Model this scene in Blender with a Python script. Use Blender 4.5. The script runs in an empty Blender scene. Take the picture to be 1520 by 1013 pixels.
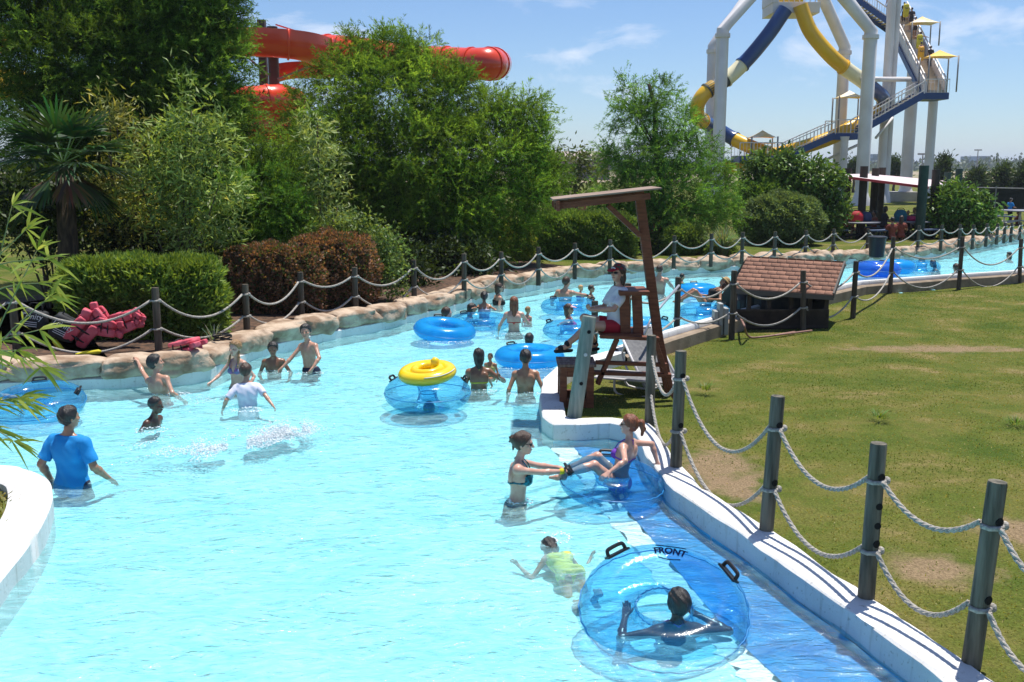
import bpy, bmesh, math, random
import numpy as np
from mathutils import Vector, Matrix
rng = np.random.default_rng(7); random.seed(7)
scene = bpy.context.scene; COL = scene.collection
PI = math.pi; R = math.radians
# ---------------------------------------------------------------- camera model (for surveying points off the photograph)
F, HC = 1478.0, 3.4
TILT = math.atan((506.5-247)/F)
def ray(px, py):
    x = (px-760)/F; y = -(py-506.5)/F
    return (x, math.cos(TILT)+y*math.sin(TILT), -math.sin(TILT)+y*math.cos(TILT))
def G(px, py, z=0.0):
    r = ray(px, py); t = (z-HC)/r[2]
    return Vector((r[0]*t, r[1]*t, z))
def W(px, py, Y):
    r = ray(px, py); t = Y/r[1]
    return Vector((r[0]*t, Y, HC+r[2]*t))
def M(Y): return math.hypot(Y, 0)/F*1.0          # metres per photo pixel at depth Y (approx.)
# ---------------------------------------------------------------- object helpers
def tag(o, label=None, cat=None, group=None, kind=None):
    if label: o['label'] = label
    if cat: o['category'] = cat
    if group: o['group'] = group
    if kind: o['kind'] = kind
    return o
def thing(name, label, cat, loc=(0,0,0), rz=0.0, group=None):
    o = bpy.data.objects.new(name, None); COL.objects.link(o)
    o.empty_display_size = .1; o.location = loc; o.rotation_euler = (0,0,rz)
    return tag(o, label, cat, group)
def origin_of(p):
    while p.parent: p = p.parent
    return p
def link(name, me, mats, parent=None, local=False):
    if not isinstance(mats, (list, tuple)): mats = [mats]
    for m in mats: me.materials.append(m)
    o = bpy.data.objects.new(name, me); COL.objects.link(o)
    if parent is not None:
        if not local:
            r = origin_of(parent)
            me.transform(Matrix.LocRotScale(r.location, r.rotation_euler, None).inverted())
        o.parent = parent
    return o
def npmesh(name, V, Fs, mats, parent=None, local=False, smooth=False, col=None, mi=None):
    """V (n,3); Fs (m,k) one face size"""
    V = np.asarray(V, np.float32); Fs = np.asarray(Fs, np.int32)
    me = bpy.data.meshes.new(name); n, k = Fs.shape
    me.vertices.add(len(V)); me.vertices.foreach_set('co', V.ravel())
    me.loops.add(n*k); me.loops.foreach_set('vertex_index', Fs.ravel())
    me.polygons.add(n)
    me.polygons.foreach_set('loop_start', np.arange(0, n*k, k, dtype=np.int32))
    me.polygons.foreach_set('loop_total', np.full(n, k, np.int32))
    if smooth: me.polygons.foreach_set('use_smooth', np.ones(n, bool))
    if mi is not None: me.polygons.foreach_set('material_index', np.asarray(mi, np.int32))
    me.update(calc_edges=True)
    if col is not None:
        a = me.color_attributes.new('tint', 'FLOAT_COLOR', 'POINT')
        c = np.ones((len(V), 4), np.float32); c[:, :3] = col
        a.data.foreach_set('color', c.ravel())
    return link(name, me, mats, parent, local)
class MB:
    def __init__(s): s.v = []; s.f = []
    def add(s, vs, fs):
        b = len(s.v); s.v += [tuple(v) for v in vs]; s.f += [tuple(i+b for i in f) for f in fs]
    def box(s, c, d, rot=None, taper=1.0):
        hx, hy, hz = d[0]/2, d[1]/2, d[2]/2
        vs = [Vector((x*hx*(taper if z > 0 else 1), y*hy*(taper if z > 0 else 1), z*hz)) for z in (-1,1) for y in (-1,1) for x in (-1,1)]
        if rot is not None: vs = [rot @ v for v in vs]
        c = Vector(c)
        s.add([v+c for v in vs], [(0,2,3,1),(4,5,7,6),(0,1,5,4),(2,6,7,3),(0,4,6,2),(1,3,7,5)])
    def bar(s, a, b, w, h, up=(0,0,1)):
        a, b = Vector(a), Vector(b); d = (b-a); L = d.length; d.normalize()
        x = d.cross(Vector(up))
        if x.length < 1e-4: x = d.cross(Vector((1,0,0)))
        x.normalize(); z = x.cross(d)
        rot = Matrix((x, d, z)).transposed()
        s.box((a+b)/2, (w, L, h), rot)
    def tube(s, pts, r, n=8, cap=True):
        pts = [Vector(p) for p in pts]; m = len(pts)
        rs = r if isinstance(r, (list, tuple)) else [r]*m
        prev = None; vs = []; fs = []
        for i, p in enumerate(pts):
            d = (pts[min(i+1, m-1)]-pts[max(i-1, 0)]).normalized()
            if prev is None:
                a = d.cross(Vector((0,0,1)))
                if a.length < .05: a = d.cross(Vector((1,0,0)))
            else: a = prev - d*prev.dot(d)
            a.normalize(); prev = a; b = d.cross(a)
            for k in range(n):
                t = 2*PI*k/n; vs.append(p+(a*math.cos(t)+b*math.sin(t))*rs[i])
        for i in range(m-1):
            for k in range(n):
                k2 = (k+1) % n; fs.append((i*n+k, i*n+k2, (i+1)*n+k2, (i+1)*n+k))
        if cap: fs.append(tuple(range(n-1, -1, -1))); fs.append(tuple((m-1)*n+k for k in range(n)))
        s.add(vs, fs)
    def lathe(s, prof, c=(0,0,0), n=16):
        vs = []; fs = []
        for r_, z in prof:
            for k in range(n): vs.append((c[0]+r_*math.cos(2*PI*k/n), c[1]+r_*math.sin(2*PI*k/n), c[2]+z))
        for i in range(len(prof)-1):
            for k in range(n): fs.append((i*n+k, i*n+(k+1)%n, (i+1)*n+(k+1)%n, (i+1)*n+k))
        fs.append(tuple(range(n-1,-1,-1))); fs.append(tuple((len(prof)-1)*n+k for k in range(n)))
        s.add(vs, fs)
    def build(s, name, mats, parent=None, local=False, smooth=False, bevel=0, auto=None):
        me = bpy.data.meshes.new(name); me.from_pydata(s.v, [], s.f); me.update()
        if smooth: me.polygons.foreach_set('use_smooth', np.ones(len(me.polygons), bool))
        o = link(name, me, mats, parent, local)
        if bevel:
            b = o.modifiers.new('b', 'BEVEL'); b.width = bevel; b.segments = 2; b.limit_method = 'ANGLE'
        if auto and smooth: me.set_sharp_from_angle(angle=R(auto))
        return o
def catenary(a, b, sag, n=14):
    a, b = Vector(a), Vector(b)
    return [a.lerp(b, t)+Vector((0,0,-4*sag*t*(1-t))) for t in [i/n for i in range(n+1)]]
def spline(pts, n=8):
    pts = [Vector(p) for p in pts]; out = []
    for i in range(len(pts)-1):
        p0 = pts[max(i-1,0)]; p1 = pts[i]; p2 = pts[i+1]; p3 = pts[min(i+2,len(pts)-1)]
        for k in range(n):
            t = k/n
            out.append(.5*((2*p1)+(p2-p0)*t+(2*p0-5*p1+4*p2-p3)*t*t+(3*p1-p0-3*p2+p3)*t**3))
    out.append(pts[-1]); return out
# ---------------------------------------------------------------- materials
MATS = {}
def nodes_of(name):
    m = bpy.data.materials.new(name); m.use_nodes = True
    nt = m.node_tree; nt.nodes.clear()
    out = nt.nodes.new('ShaderNodeOutputMaterial')
    return m, nt, nt.nodes, nt.links, out
def rgb(c): return (c[0], c[1], c[2], 1)
def mat(name, c1, c2=None, scale=8.0, rough=.6, bump=0.0, bscale=None, spec=.4, metal=0.0, detail=4, stretch=None, lo=.35, hi=.65, sss=0, coat=0, sheen=0):
    if name in MATS: return MATS[name]
    m, nt, N, L, out = nodes_of(name)
    b = N.new('ShaderNodeBsdfPrincipled'); L.new(b.outputs[0], out.inputs[0])
    b.inputs['Roughness'].default_value = rough; b.inputs['Metallic'].default_value = metal
    b.inputs['Specular IOR Level'].default_value = spec
    if sss: b.inputs['Subsurface Weight'].default_value = sss; b.inputs['Subsurface Radius'].default_value = (.02,.008,.005); b.inputs['Subsurface Scale'].default_value = .5
    if coat: b.inputs['Coat Weight'].default_value = coat; b.inputs['Coat Roughness'].default_value = .1
    b.inputs['Base Color'].default_value = rgb(c1)
    tc = N.new('ShaderNodeTexCoord'); mp = N.new('ShaderNodeMapping'); L.new(tc.outputs['Object'], mp.inputs[0])
    if stretch: mp.inputs['Scale'].default_value = stretch
    if c2 is not None:
        n = N.new('ShaderNodeTexNoise'); n.inputs['Scale'].default_value = scale; n.inputs['Detail'].default_value = detail
        L.new(mp.outputs[0], n.inputs[0])
        r = N.new('ShaderNodeValToRGB'); r.color_ramp.elements[0].color = rgb(c1); r.color_ramp.elements[1].color = rgb(c2)
        r.color_ramp.elements[0].position = lo; r.color_ramp.elements[1].position = hi
        L.new(n.outputs[0], r.inputs[0]); L.new(r.outputs[0], b.inputs['Base Color'])
    if bump:
        n2 = N.new('ShaderNodeTexNoise'); n2.inputs['Scale'].default_value = bscale or scale*3; n2.inputs['Detail'].default_value = 5
        L.new(mp.outputs[0], n2.inputs[0])
        bp = N.new('ShaderNodeBump'); bp.inputs['Strength'].default_value = bump; bp.inputs['Distance'].default_value = .02
        L.new(n2.outputs[0], bp.inputs['Height']); L.new(bp.outputs[0], b.inputs['Normal'])
    MATS[name] = m; return m
def leafmat(name, trans=.35, rough=.5, spec=.3):
    if name in MATS: return MATS[name]
    m, nt, N, L, out = nodes_of(name)
    a = N.new('ShaderNodeVertexColor'); a.layer_name = 'tint'
    b = N.new('ShaderNodeBsdfPrincipled'); b.inputs['Roughness'].default_value = rough; b.inputs['Specular IOR Level'].default_value = spec
    t = N.new('ShaderNodeBsdfTranslucent'); mx = N.new('ShaderNodeMixShader'); mx.inputs[0].default_value = trans
    L.new(a.outputs[0], b.inputs['Base Color'])
    hs = N.new('ShaderNodeMixRGB'); hs.blend_type = 'MULTIPLY'; hs.inputs[0].default_value = 1; hs.inputs[2].default_value = (1.5,1.25,.5,1)
    L.new(a.outputs[0], hs.inputs[1]); L.new(hs.outputs[0], t.inputs[0])
    L.new(b.outputs[0], mx.inputs[1]); L.new(t.outputs[0], mx.inputs[2]); L.new(mx.outputs[0], out.inputs[0])
    MATS[name] = m; return m

WOOD_GREY = mat('weathered_post', (.055,.052,.038), (.19,.17,.13), 5, .85, .5, 30, stretch=(4,4,.35))
WOOD_DARK = mat('dark_post', (.042,.033,.023), (.115,.088,.062), 5, .85, .5, 30, stretch=(4,4,.35))
WOOD_RED = mat('stained_timber', (.12,.032,.012), (.20,.062,.026), 6, .6, .3, 30, stretch=(1,1,6))
ROPE = mat('rope', (.27,.25,.22), (.46,.43,.38), 40, .9, .6, 90)
WHITE_WALL = mat('white_painted_concrete', (.70,.69,.68), (.58,.57,.55), 2.2, .75, .25, 40, lo=.55, hi=.8)
ROCK = mat('tan_rock', (.25,.165,.105), (.50,.385,.28), 3.0, .9, 1.0, 14, detail=9, lo=.38, hi=.60)
STEEL_WHITE = mat('white_steel', (.72,.70,.70), (.62,.58,.57), .5, .45, 0)
def wall_material():
    m, nt, N, L, out = nodes_of('painted_pool_wall'); b = N.new('ShaderNodeBsdfPrincipled'); b.inputs['Roughness'].default_value = .7; L.new(b.outputs[0], out.inputs[0])
    tc = N.new('ShaderNodeTexCoord')
    def lay(src, scale, lo, hi, c0, c1, st=(1,1,1), det=5):
        mp = N.new('ShaderNodeMapping'); mp.inputs['Scale'].default_value = st; L.new(tc.outputs['Object'], mp.inputs[0]); n = N.new('ShaderNodeTexNoise'); n.inputs['Scale'].default_value = scale; n.inputs['Detail'].default_value = det; L.new(mp.outputs[0], n.inputs[0])
        r = N.new('ShaderNodeValToRGB'); r.color_ramp.elements[0].position = lo; r.color_ramp.elements[1].position = hi; r.color_ramp.elements[0].color = rgb(c0); r.color_ramp.elements[1].color = rgb(c1); L.new(n.outputs[0], r.inputs[0])
        if src is None: return r.outputs[0]
        x = N.new('ShaderNodeMixRGB'); x.blend_type = 'MULTIPLY'; x.inputs[0].default_value = 1; L.new(src, x.inputs[1]); L.new(r.outputs[0], x.inputs[2]); return x.outputs[0]
    s = lay(None, 1.3, .35, .7, (.72,.71,.70), (.60,.585,.565)); s = lay(s, 26, .62, .70, (1,1,1), (.66,.64,.60)); s = lay(s, 5, .58, .72, (1,1,1), (.78,.76,.72), (2.5,2.5,.35)); s = lay(s, 90, .3, .7, (.94,.94,.94), (1,1,1))
    L.new(s, b.inputs['Base Color']); n = N.new('ShaderNodeTexNoise'); n.inputs['Scale'].default_value = 35; n.inputs['Detail'].default_value = 6; L.new(tc.outputs['Object'], n.inputs[0]); bp = N.new('ShaderNodeBump'); bp.inputs['Strength'].default_value = .35; bp.inputs['Distance'].default_value = .01; L.new(n.outputs[0], bp.inputs['Height']); L.new(bp.outputs[0], b.inputs['Normal']); return m
WHITE_WALL = wall_material()
BLACK = mat('black_plastic', (.012,.012,.014), None, rough=.4)
# ================================================================ camera, light, sky
cam = bpy.data.cameras.new('camera'); co = bpy.data.objects.new('camera', cam); COL.objects.link(co)
co.location = (0,0,HC); co.rotation_euler = (PI/2-TILT, 0, 0)
cam.sensor_width = 36; cam.lens = 36*F/1520; cam.clip_end = 20000; scene.camera = co
SUN_EL, SUN_AZ = 75.0, 42.0        # azimuth clockwise from the view direction (+Y)
sl = bpy.data.lights.new('sun', 'SUN'); so = bpy.data.objects.new('sun', sl); COL.objects.link(so)
sl.energy = 4.9; sl.angle = R(.53); sl.color = (1,.955,.88)
sd = Vector((math.sin(R(SUN_AZ))*math.cos(R(SUN_EL)), math.cos(R(SUN_AZ))*math.cos(R(SUN_EL)), math.sin(R(SUN_EL))))
so.rotation_euler = sd.to_track_quat('Z', 'Y').to_euler()
wd = bpy.data.worlds.new('World'); scene.world = wd; wd.use_nodes = True
nt = wd.node_tree; N = nt.nodes; L = nt.links; N.clear()
wo = N.new('ShaderNodeOutputWorld'); bg = N.new('ShaderNodeBackground'); L.new(bg.outputs[0], wo.inputs[0])
sky = N.new('ShaderNodeTexSky'); sky.sky_type = 'NISHITA'; sky.sun_disc = False
sky.sun_elevation = R(SUN_EL); sky.sun_rotation = R(SUN_AZ); sky.air_density = 1.0; sky.dust_density = .15; sky.ozone_density = 2.0; sky.altitude = 150
tc = N.new('ShaderNodeTexCoord')
tint = N.new('ShaderNodeMixRGB'); tint.blend_type = 'MULTIPLY'; tint.inputs[0].default_value = 1; tint.inputs[2].default_value = (.74,.885,1.10,1)
L.new(sky.outputs[0], tint.inputs[1])
mp = N.new('ShaderNodeMapping'); mp.inputs['Scale'].default_value = (1,1,2.9); mp.inputs['Location'].default_value = (3.1,.4,.9)
L.new(tc.outputs['Generated'], mp.inputs[0])
n1 = N.new('ShaderNodeTexNoise'); n1.inputs['Scale'].default_value = 8.0; n1.inputs['Detail'].default_value = 9; n1.inputs['Roughness'].default_value = .58; n1.inputs['Distortion'].default_value = .35
L.new(mp.outputs[0], n1.inputs[0])
cr = N.new('ShaderNodeValToRGB'); cr.color_ramp.elements[0].position = .53; cr.color_ramp.elements[1].position = .74
L.new(n1.outputs[0], cr.inputs[0])
mul = N.new('ShaderNodeMath'); mul.operation = 'MULTIPLY'; mul.inputs[1].default_value = .62; L.new(cr.outputs[0], mul.inputs[0])
mx = N.new('ShaderNodeMixRGB'); mx.inputs[2].default_value = (9.4,9.5,10.2,1)
L.new(mul.outputs[0], mx.inputs[0]); L.new(tint.outputs[0], mx.inputs[1])
L.new(mx.outputs[0], bg.inputs[0]); bg.inputs[1].default_value = .092
scene.view_settings.view_transform = 'Standard'; scene.view_settings.look = 'None'
scene.view_settings.exposure = 0.38; scene.view_settings.gamma = 1
scene.cycles.max_bounces = 8; scene.cycles.transparent_max_bounces = 24; scene.cycles.caustics_reflective = False; scene.cycles.caustics_refractive = False
# ================================================================ pool outline
def xy(p): return (p.x, p.y)
RIGHT_BANK = [(3.9,1.0),(2.95,5.0),(2.65,6.17),(2.32,7.3),(2.03,8.37)] + [xy(G(*p,.2)) for p in [(1000,727),(960,680),(938,633),(905,628),(860,630),(822,630),(806,618),(801,592),(806,562),(830,541),(905,520),(975,496),(1061,471),(1165,443),(1270,419),(1390,410),(1500,403)]] + [(17.5,32.6),(28,40),(60,58)]
FAR_BANK = [xy(G(*p)) for p in [(0,585),(120,580),(194,576),(300,566),(345,548),(400,528),(480,508),(560,492),(620,478),(680,462),(740,441),(800,430),(860,420),(950,412),(1010,407),(1090,403),(1250,393),(1310,389),(1380,383),(1450,371),(1520,357)]] + [(34,54),(60,74)]
FAR_BANK = [(-16,14.2),(-11,14.4)] + FAR_BANK
def smooth2(pts, n=6): return [(p.x, p.y) for p in spline([(a,b,0) for a,b in pts], n)]
FB = smooth2(FAR_BANK, 6)
POOL = np.array(RIGHT_BANK + FB[::-1] + [(-16,-3),(5,-3)])
def inside(poly, x, y):
    c = np.zeros(x.shape, bool); n = len(poly); j = n-1
    for i in range(n):
        xi, yi = poly[i]; xj, yj = poly[j]
        t = ((yi > y) != (yj > y)) & (x < (xj-xi)*(y-yi)/((yj-yi) if yj != yi else 1e-9)+xi)
        c ^= t; j = i
    return c
def offset(pts, d):
    out = []
    for i, p in enumerate(pts):
        a = Vector(pts[max(i-1,0)]); b = Vector(pts[min(i+1,len(pts)-1)]); t = (b-a).normalized()
        out.append((p[0]-t.y*d, p[1]+t.x*d))
    return out                                   # d > 0: to the left of travel
MIDL = [(0,20),(2,23.5),(4.2,26),(9,30.5),(14.8,33.5),(24,42),(40,54),(60,66),(4000,3000)]
def lawn_h(x, y):
    my = np.interp(x, [m[0] for m in MIDL], [m[1] for m in MIDL])
    right = (x > .2) & (y < my)
    zr = np.interp(y, [0,9,14,19,60], [.17,.17,.09,-.14,-.14])
    zf = np.interp(y, [0,40,70,200], [.36,.33,.1,0.0])
    nz = .02*np.sin(x*1.3+.5*y)*np.cos(y*.9)
    return np.where(right, zr, zf)+nz*(y < 80)
# ---------------------------------------------------------------- ground sheet
BARE = [(G(px,py,.15).x, G(px,py,.15).y, rx, ry) for px, py, rx, ry in [(1062,690,.55,.9),(1090,725,.4,.5),(1400,497,2.2,.5),(1385,850,.5,.45),(1500,790,.4,.45)]]
def lawn_material():
    m, nt, N, L, out = nodes_of('lawn'); b = N.new('ShaderNodeBsdfPrincipled'); L.new(b.outputs[0], out.inputs[0])
    b.inputs['Roughness'].default_value = .95; b.inputs['Specular IOR Level'].default_value = .1
    tc = N.new('ShaderNodeTexCoord')
    def noise(s, d=5, rr=.6):
        n = N.new('ShaderNodeTexNoise'); n.inputs['Scale'].default_value = s; n.inputs['Detail'].default_value = d; n.inputs['Roughness'].default_value = rr
        L.new(tc.outputs['Object'], n.inputs[0]); return n
    def ramp(src, cs):
        r = N.new('ShaderNodeValToRGB'); r.color_ramp.elements[0].position = cs[0][0]; r.color_ramp.elements[0].color = rgb(cs[0][1])
        r.color_ramp.elements[1].position = cs[-1][0]; r.color_ramp.elements[1].color = rgb(cs[-1][1])
        for p, c in cs[1:-1]:
            e = r.color_ramp.elements.new(p); e.color = rgb(c)
        L.new(src, r.inputs[0]); return r
    r1 = ramp(noise(.75, 10, .68).outputs[0], [(.36,(.062,.098,.014)),(.48,(.102,.124,.022)),(.57,(.145,.14,.036)),(.69,(.27,.20,.10))])
    r2 = ramp(noise(45, 4).outputs[0], [(.25,(.5,.5,.45)),(.75,(1.5,1.5,1.45))])
    base = r1.outputs[0]; en = noise(3.5, 6)
    for (cx, cy, rx, ry) in BARE:                            # worn bare earth, each at its own place
        sb = N.new('ShaderNodeVectorMath'); sb.operation = 'SUBTRACT'; sb.inputs[1].default_value = (cx, cy, 0); L.new(tc.outputs['Object'], sb.inputs[0])
        ml = N.new('ShaderNodeVectorMath'); ml.operation = 'MULTIPLY'; ml.inputs[1].default_value = (1/rx, 1/ry, 0); L.new(sb.outputs[0], ml.inputs[0])
        ln = N.new('ShaderNodeVectorMath'); ln.operation = 'LENGTH'; L.new(ml.outputs[0], ln.inputs[0])
        ad = N.new('ShaderNodeMath'); ad.operation = 'MULTIPLY_ADD'; ad.inputs[1].default_value = -1.9; L.new(en.outputs[0], ad.inputs[0]); L.new(ln.outputs['Value'], ad.inputs[2])
        mr = N.new('ShaderNodeMapRange'); mr.inputs[1].default_value = .05; mr.inputs[2].default_value = -.55; mr.inputs[3].default_value = 0; mr.inputs[4].default_value = .9; L.new(ad.outputs[0], mr.inputs[0])
        x = N.new('ShaderNodeMixRGB'); x.inputs[2].default_value = (.27,.19,.12,1); L.new(mr.outputs[0], x.inputs[0]); L.new(base, x.inputs[1]); base = x.outputs[0]
    mm = N.new('ShaderNodeMixRGB'); mm.blend_type = 'MULTIPLY'; mm.inputs[0].default_value = 1
    L.new(base, mm.inputs[1]); L.new(r2.outputs[0], mm.inputs[2]); L.new(mm.outputs[0], b.inputs['Base Color'])
    bp = N.new('ShaderNodeBump'); bp.inputs['Strength'].default_value = .9; bp.inputs['Distance'].default_value = .03
    L.new(noise(60, 3).outputs[0], bp.inputs['Height']); L.new(bp.outputs[0], b.inputs['Normal'])
    return m
LAWN = lawn_material()
def axis(lo, hi, step, far):
    a = list(np.arange(lo, hi, step)); s = step
    while a[-1] < far: s *= 1.35; a.append(a[-1]+s)
    s = step; b = []; c = lo
    while c > -far: s *= 1.35; c -= s; b.append(c)
    return np.array(b[::-1]+a)
xs = axis(-12, 21, .10, 9000); ys = axis(3, 52, .10, 9000); ys = ys[ys > -200]
X, Y = np.meshgrid(xs, ys, indexing='ij')
RBo = offset(RIGHT_BANK, -.17); FBo = offset(FB, .22)
POOLX = np.array(RBo+FBo[::-1]+[(-16.2,-3.2),(5.3,-3.2)])
IN = inside(POOLX, X, Y)
Z = np.where(IN, -1.3, lawn_h(X, Y))
# planter island in the lower left keeps its soil inside its own wall
nx, ny = X.shape
idx = np.arange(nx*ny).reshape(nx, ny)
Q = np.stack([idx[:-1,:-1], idx[1:,:-1], idx[1:,1:], idx[:-1,1:]], -1).reshape(-1,4)
tag(npmesh('ground', np.stack([X,Y,Z],-1).reshape(-1,3), Q, LAWN, smooth=True), kind='structure')
# ---------------------------------------------------------------- pool floor, shelf lane and stripe
FLOOR_M = mat('pool_floor_paint', (.30,.72,.81), (.40,.80,.86), .8, .8, .0)
def floor_z(y): return np.interp(y, [4,8,12,20,45], [-.24,-.21,-.18,-.15,-.12])
def poly_grid(name, poly, step, zf, m, far_step=None, **kw):
    poly = np.array(poly); x0, y0 = poly.min(0); x1, y1 = poly.max(0)
    gx = np.arange(x0-step, x1+step, step)
    gy = [y0-step]
    while gy[-1] < y1+step: gy.append(gy[-1]+step*max(1, gy[-1]/12 if far_step is None else 1))
    gy = np.array(gy)
    A, B = np.meshgrid(gx, gy, indexing='ij'); cx = (A[:-1,:-1]+A[1:,1:])/2; cy = (B[:-1,:-1]+B[1:,1:])/2
    ok = inside(poly, cx, cy)
    ii = np.arange(A.size).reshape(A.shape)
    q = np.stack([ii[:-1,:-1], ii[1:,:-1], ii[1:,1:], ii[:-1,1:]], -1)[ok]
    used, inv = np.unique(q, return_inverse=True)
    V = np.stack([A, B, zf(A, B)], -1).reshape(-1,3)[used]
    return npmesh(name, V, inv.reshape(-1,4), m, smooth=True, **kw)
POOLW = np.array(offset(RIGHT_BANK, -.12)+offset(FB, .3)[::-1]+[(-16.2,-3.2),(5.3,-3.2)])
tag(poly_grid('pool_floor', POOLW, .3, lambda a,b: floor_z(b), FLOOR_M), kind='structure')
def strip(name, left, right, dz, m, n=10):
    l = spline([(a,b,0) for a,b in left], n); r_ = spline([(a,b,0) for a,b in right], n)
    k = min(len(l), len(r_)); vs = []; fs = []
    for i in range(k):
        for j in range(5):
            p = l[i].lerp(r_[i], j/4)+(Vector((.035*math.sin(i*1.9+j)+.02*math.sin(i*.7),0,0)) if j in (0,4) and 'marking' in name else Vector((0,0,0))); vs.append((p.x, p.y, -.095+dz))
    for i in range(k-1):
        for j in range(4): fs.append((i*5+j, i*5+j+1, (i+1)*5+j+1, (i+1)*5+j))
    return tag(npmesh(name, vs, fs, m, smooth=True), kind='structure')
def LZ(px, py):
    p = G(px, py, -.3)
    p = G(px, py, -.095)
    return (p.x, p.y)
sl_l = [LZ(812,662), LZ(855,705), LZ(884,745), LZ(940,815), LZ(1005,900), LZ(1060,960), LZ(1105,1010), LZ(1190,1100)]
sl_r = [LZ(855,662), LZ(892,705), LZ(925,745), LZ(985,815), LZ(1055,900), LZ(1105,955), LZ(1165,1010), LZ(1270,1100)]
sl_r = [(l[0]+(r_[0]-l[0])*.86, l[1]+(r_[1]-l[1])*.86) for l, r_ in zip(sl_l, sl_r)]
lane_r = [(1.50,11.9),(1.50,11.2),(1.54,10.6),(1.77,9.3),(2.06,8.35),(2.27,7.55),(2.51,6.7),(2.78,5.75)]
STRIPE_M = mat('white_stripe_paint', (.86,.88,.88), (.7,.76,.78), 5, .8, 0, lo=.5, hi=.8)
LANE_M = mat('blue_lane_paint', (.0,.13,.42), (.01,.24,.58), 3, .6, 0, detail=6, stretch=(1,1.5,1))
slope_l = [(a-.75, b-.1) for a, b in sl_l]
def slope_strip():
    l = spline([(a,b,0) for a,b in slope_l], 10); r_ = spline([(a,b,0) for a,b in sl_l], 10); vs = []; fs = []
    for p, q in zip(l, r_): vs += [(p.x,p.y,float(floor_z(p.y))+.003), (q.x,q.y,-.093)]
    for i in range(len(l)-1): fs.append((2*i,2*i+1,2*i+3,2*i+2))
    tag(npmesh('pool_floor', vs, fs, FLOOR_M, smooth=True), kind='structure')
slope_strip()
strip('lane_marking', sl_l, sl_r, .004, STRIPE_M); strip('pool_lane', sl_r, lane_r, .008, LANE_M)
# ---------------------------------------------------------------- water
def water_material():
    m, nt, N, L, out = nodes_of('water')
    tc = N.new('ShaderNodeTexCoord'); mp = N.new('ShaderNodeMapping'); L.new(tc.outputs['Object'], mp.inputs[0])
    mp.inputs['Rotation'].default_value = (0,0,R(-20)); mp.inputs['Scale'].default_value = (1.0,2.3,1)
    def noise(s, d=4, dist=.6):
        n = N.new('ShaderNodeTexNoise'); n.inputs['Scale'].default_value = s; n.inputs['Detail'].default_value = d; n.inputs['Distortion'].default_value = dist
        L.new(mp.outputs[0], n.inputs[0]); return n
    a = noise(2.0, 5, 1.2); b = noise(9, 4, .8)
    ad = N.new('ShaderNodeMath'); ad.operation = 'MULTIPLY_ADD'; ad.inputs[1].default_value = .35; L.new(b.outputs[0], ad.inputs[0]); L.new(a.outputs[0], ad.inputs[2])
    bp = N.new('ShaderNodeBump'); bp.inputs['Strength'].default_value = .55; bp.inputs['Distance'].default_value = .12; L.new(ad.outputs[0], bp.inputs['Height'])
    tr = N.new('ShaderNodeBsdfTransparent'); tr.inputs[0].default_value = (.80,.97,.99,1)
    df = N.new('ShaderNodeBsdfDiffuse'); df.inputs[0].default_value = (.50,.88,.95,1); L.new(bp.outputs[0], df.inputs['Normal'])
    # whiter, milkier water in drawn-out patches, standing in for streaks of refracted light
    fo = N.new('ShaderNodeValToRGB'); fo.color_ramp.elements[0].position = .40; fo.color_ramp.elements[1].position = .72
    fo.color_ramp.elements[0].color = (.13,.13,.13,1); fo.color_ramp.elements[1].color = (.40,.40,.40,1)
    L.new(noise(3.2, 8, 1.8).outputs[0], fo.inputs[0])
    mk = N.new('ShaderNodeAttribute'); mk.attribute_name = 'milk'; mu = N.new('ShaderNodeMath'); mu.operation = 'MULTIPLY'; L.new(fo.outputs[0], mu.inputs[0]); L.new(mk.outputs['Fac'], mu.inputs[1])
    m1 = N.new('ShaderNodeMixShader'); L.new(mu.outputs[0], m1.inputs[0]); L.new(tr.outputs[0], m1.inputs[1]); L.new(df.outputs[0], m1.inputs[2])
    gl = N.new('ShaderNodeBsdfGlossy'); gl.inputs['Roughness'].default_value = .06; L.new(bp.outputs[0], gl.inputs['Normal'])
    fr = N.new('ShaderNodeFresnel'); fr.inputs[0].default_value = 1.33; L.new(bp.outputs[0], fr.inputs['Normal'])
    m2 = N.new('ShaderNodeMixShader'); L.new(fr.outputs[0], m2.inputs[0]); L.new(m1.outputs[0], m2.inputs[1]); L.new(gl.outputs[0], m2.inputs[2])
    L.new(m2.outputs[0], out.inputs[0]); return m
WATER = water_material()
def wave(a, b):
    z = 0*a
    for k, (amp, wx, wy, ph) in enumerate([(.012,1.1,2.3,0),(.009,-2.2,3.1,1.3),(.007,3.9,5.2,.4),(.006,-5.3,7.1,2.2),(.004,8.3,11.0,3.3),(.003,-12,15,.9)]):
        z = z+amp*np.sin(wx*a+wy*b+ph+1.7*np.sin(.7*wx*b*.3+ph))
    return z
wo_ = tag(poly_grid('water', POOLW, .09, wave, WATER), kind='structure')
wm = wo_.data; wv = np.empty(len(wm.vertices)*3, np.float32); wm.vertices.foreach_get('co', wv); wv = wv.reshape(-1,3)
ly = np.array([p[1] for p in sl_l])[::-1]; lx = np.array([p[0] for p in sl_l])[::-1]; over = wv[:,0]-np.interp(wv[:,1], ly, lx)     # less of the milky white over the lane by the wall, so its blue shows
over = np.where(wv[:,1] < 12.6, over, -9.); ba = wm.attributes.new('milk', 'FLOAT', 'POINT'); ba.data.foreach_set('value', (1-.62*np.clip((over+.15)/.3, 0, 1)).astype(np.float32))
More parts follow.
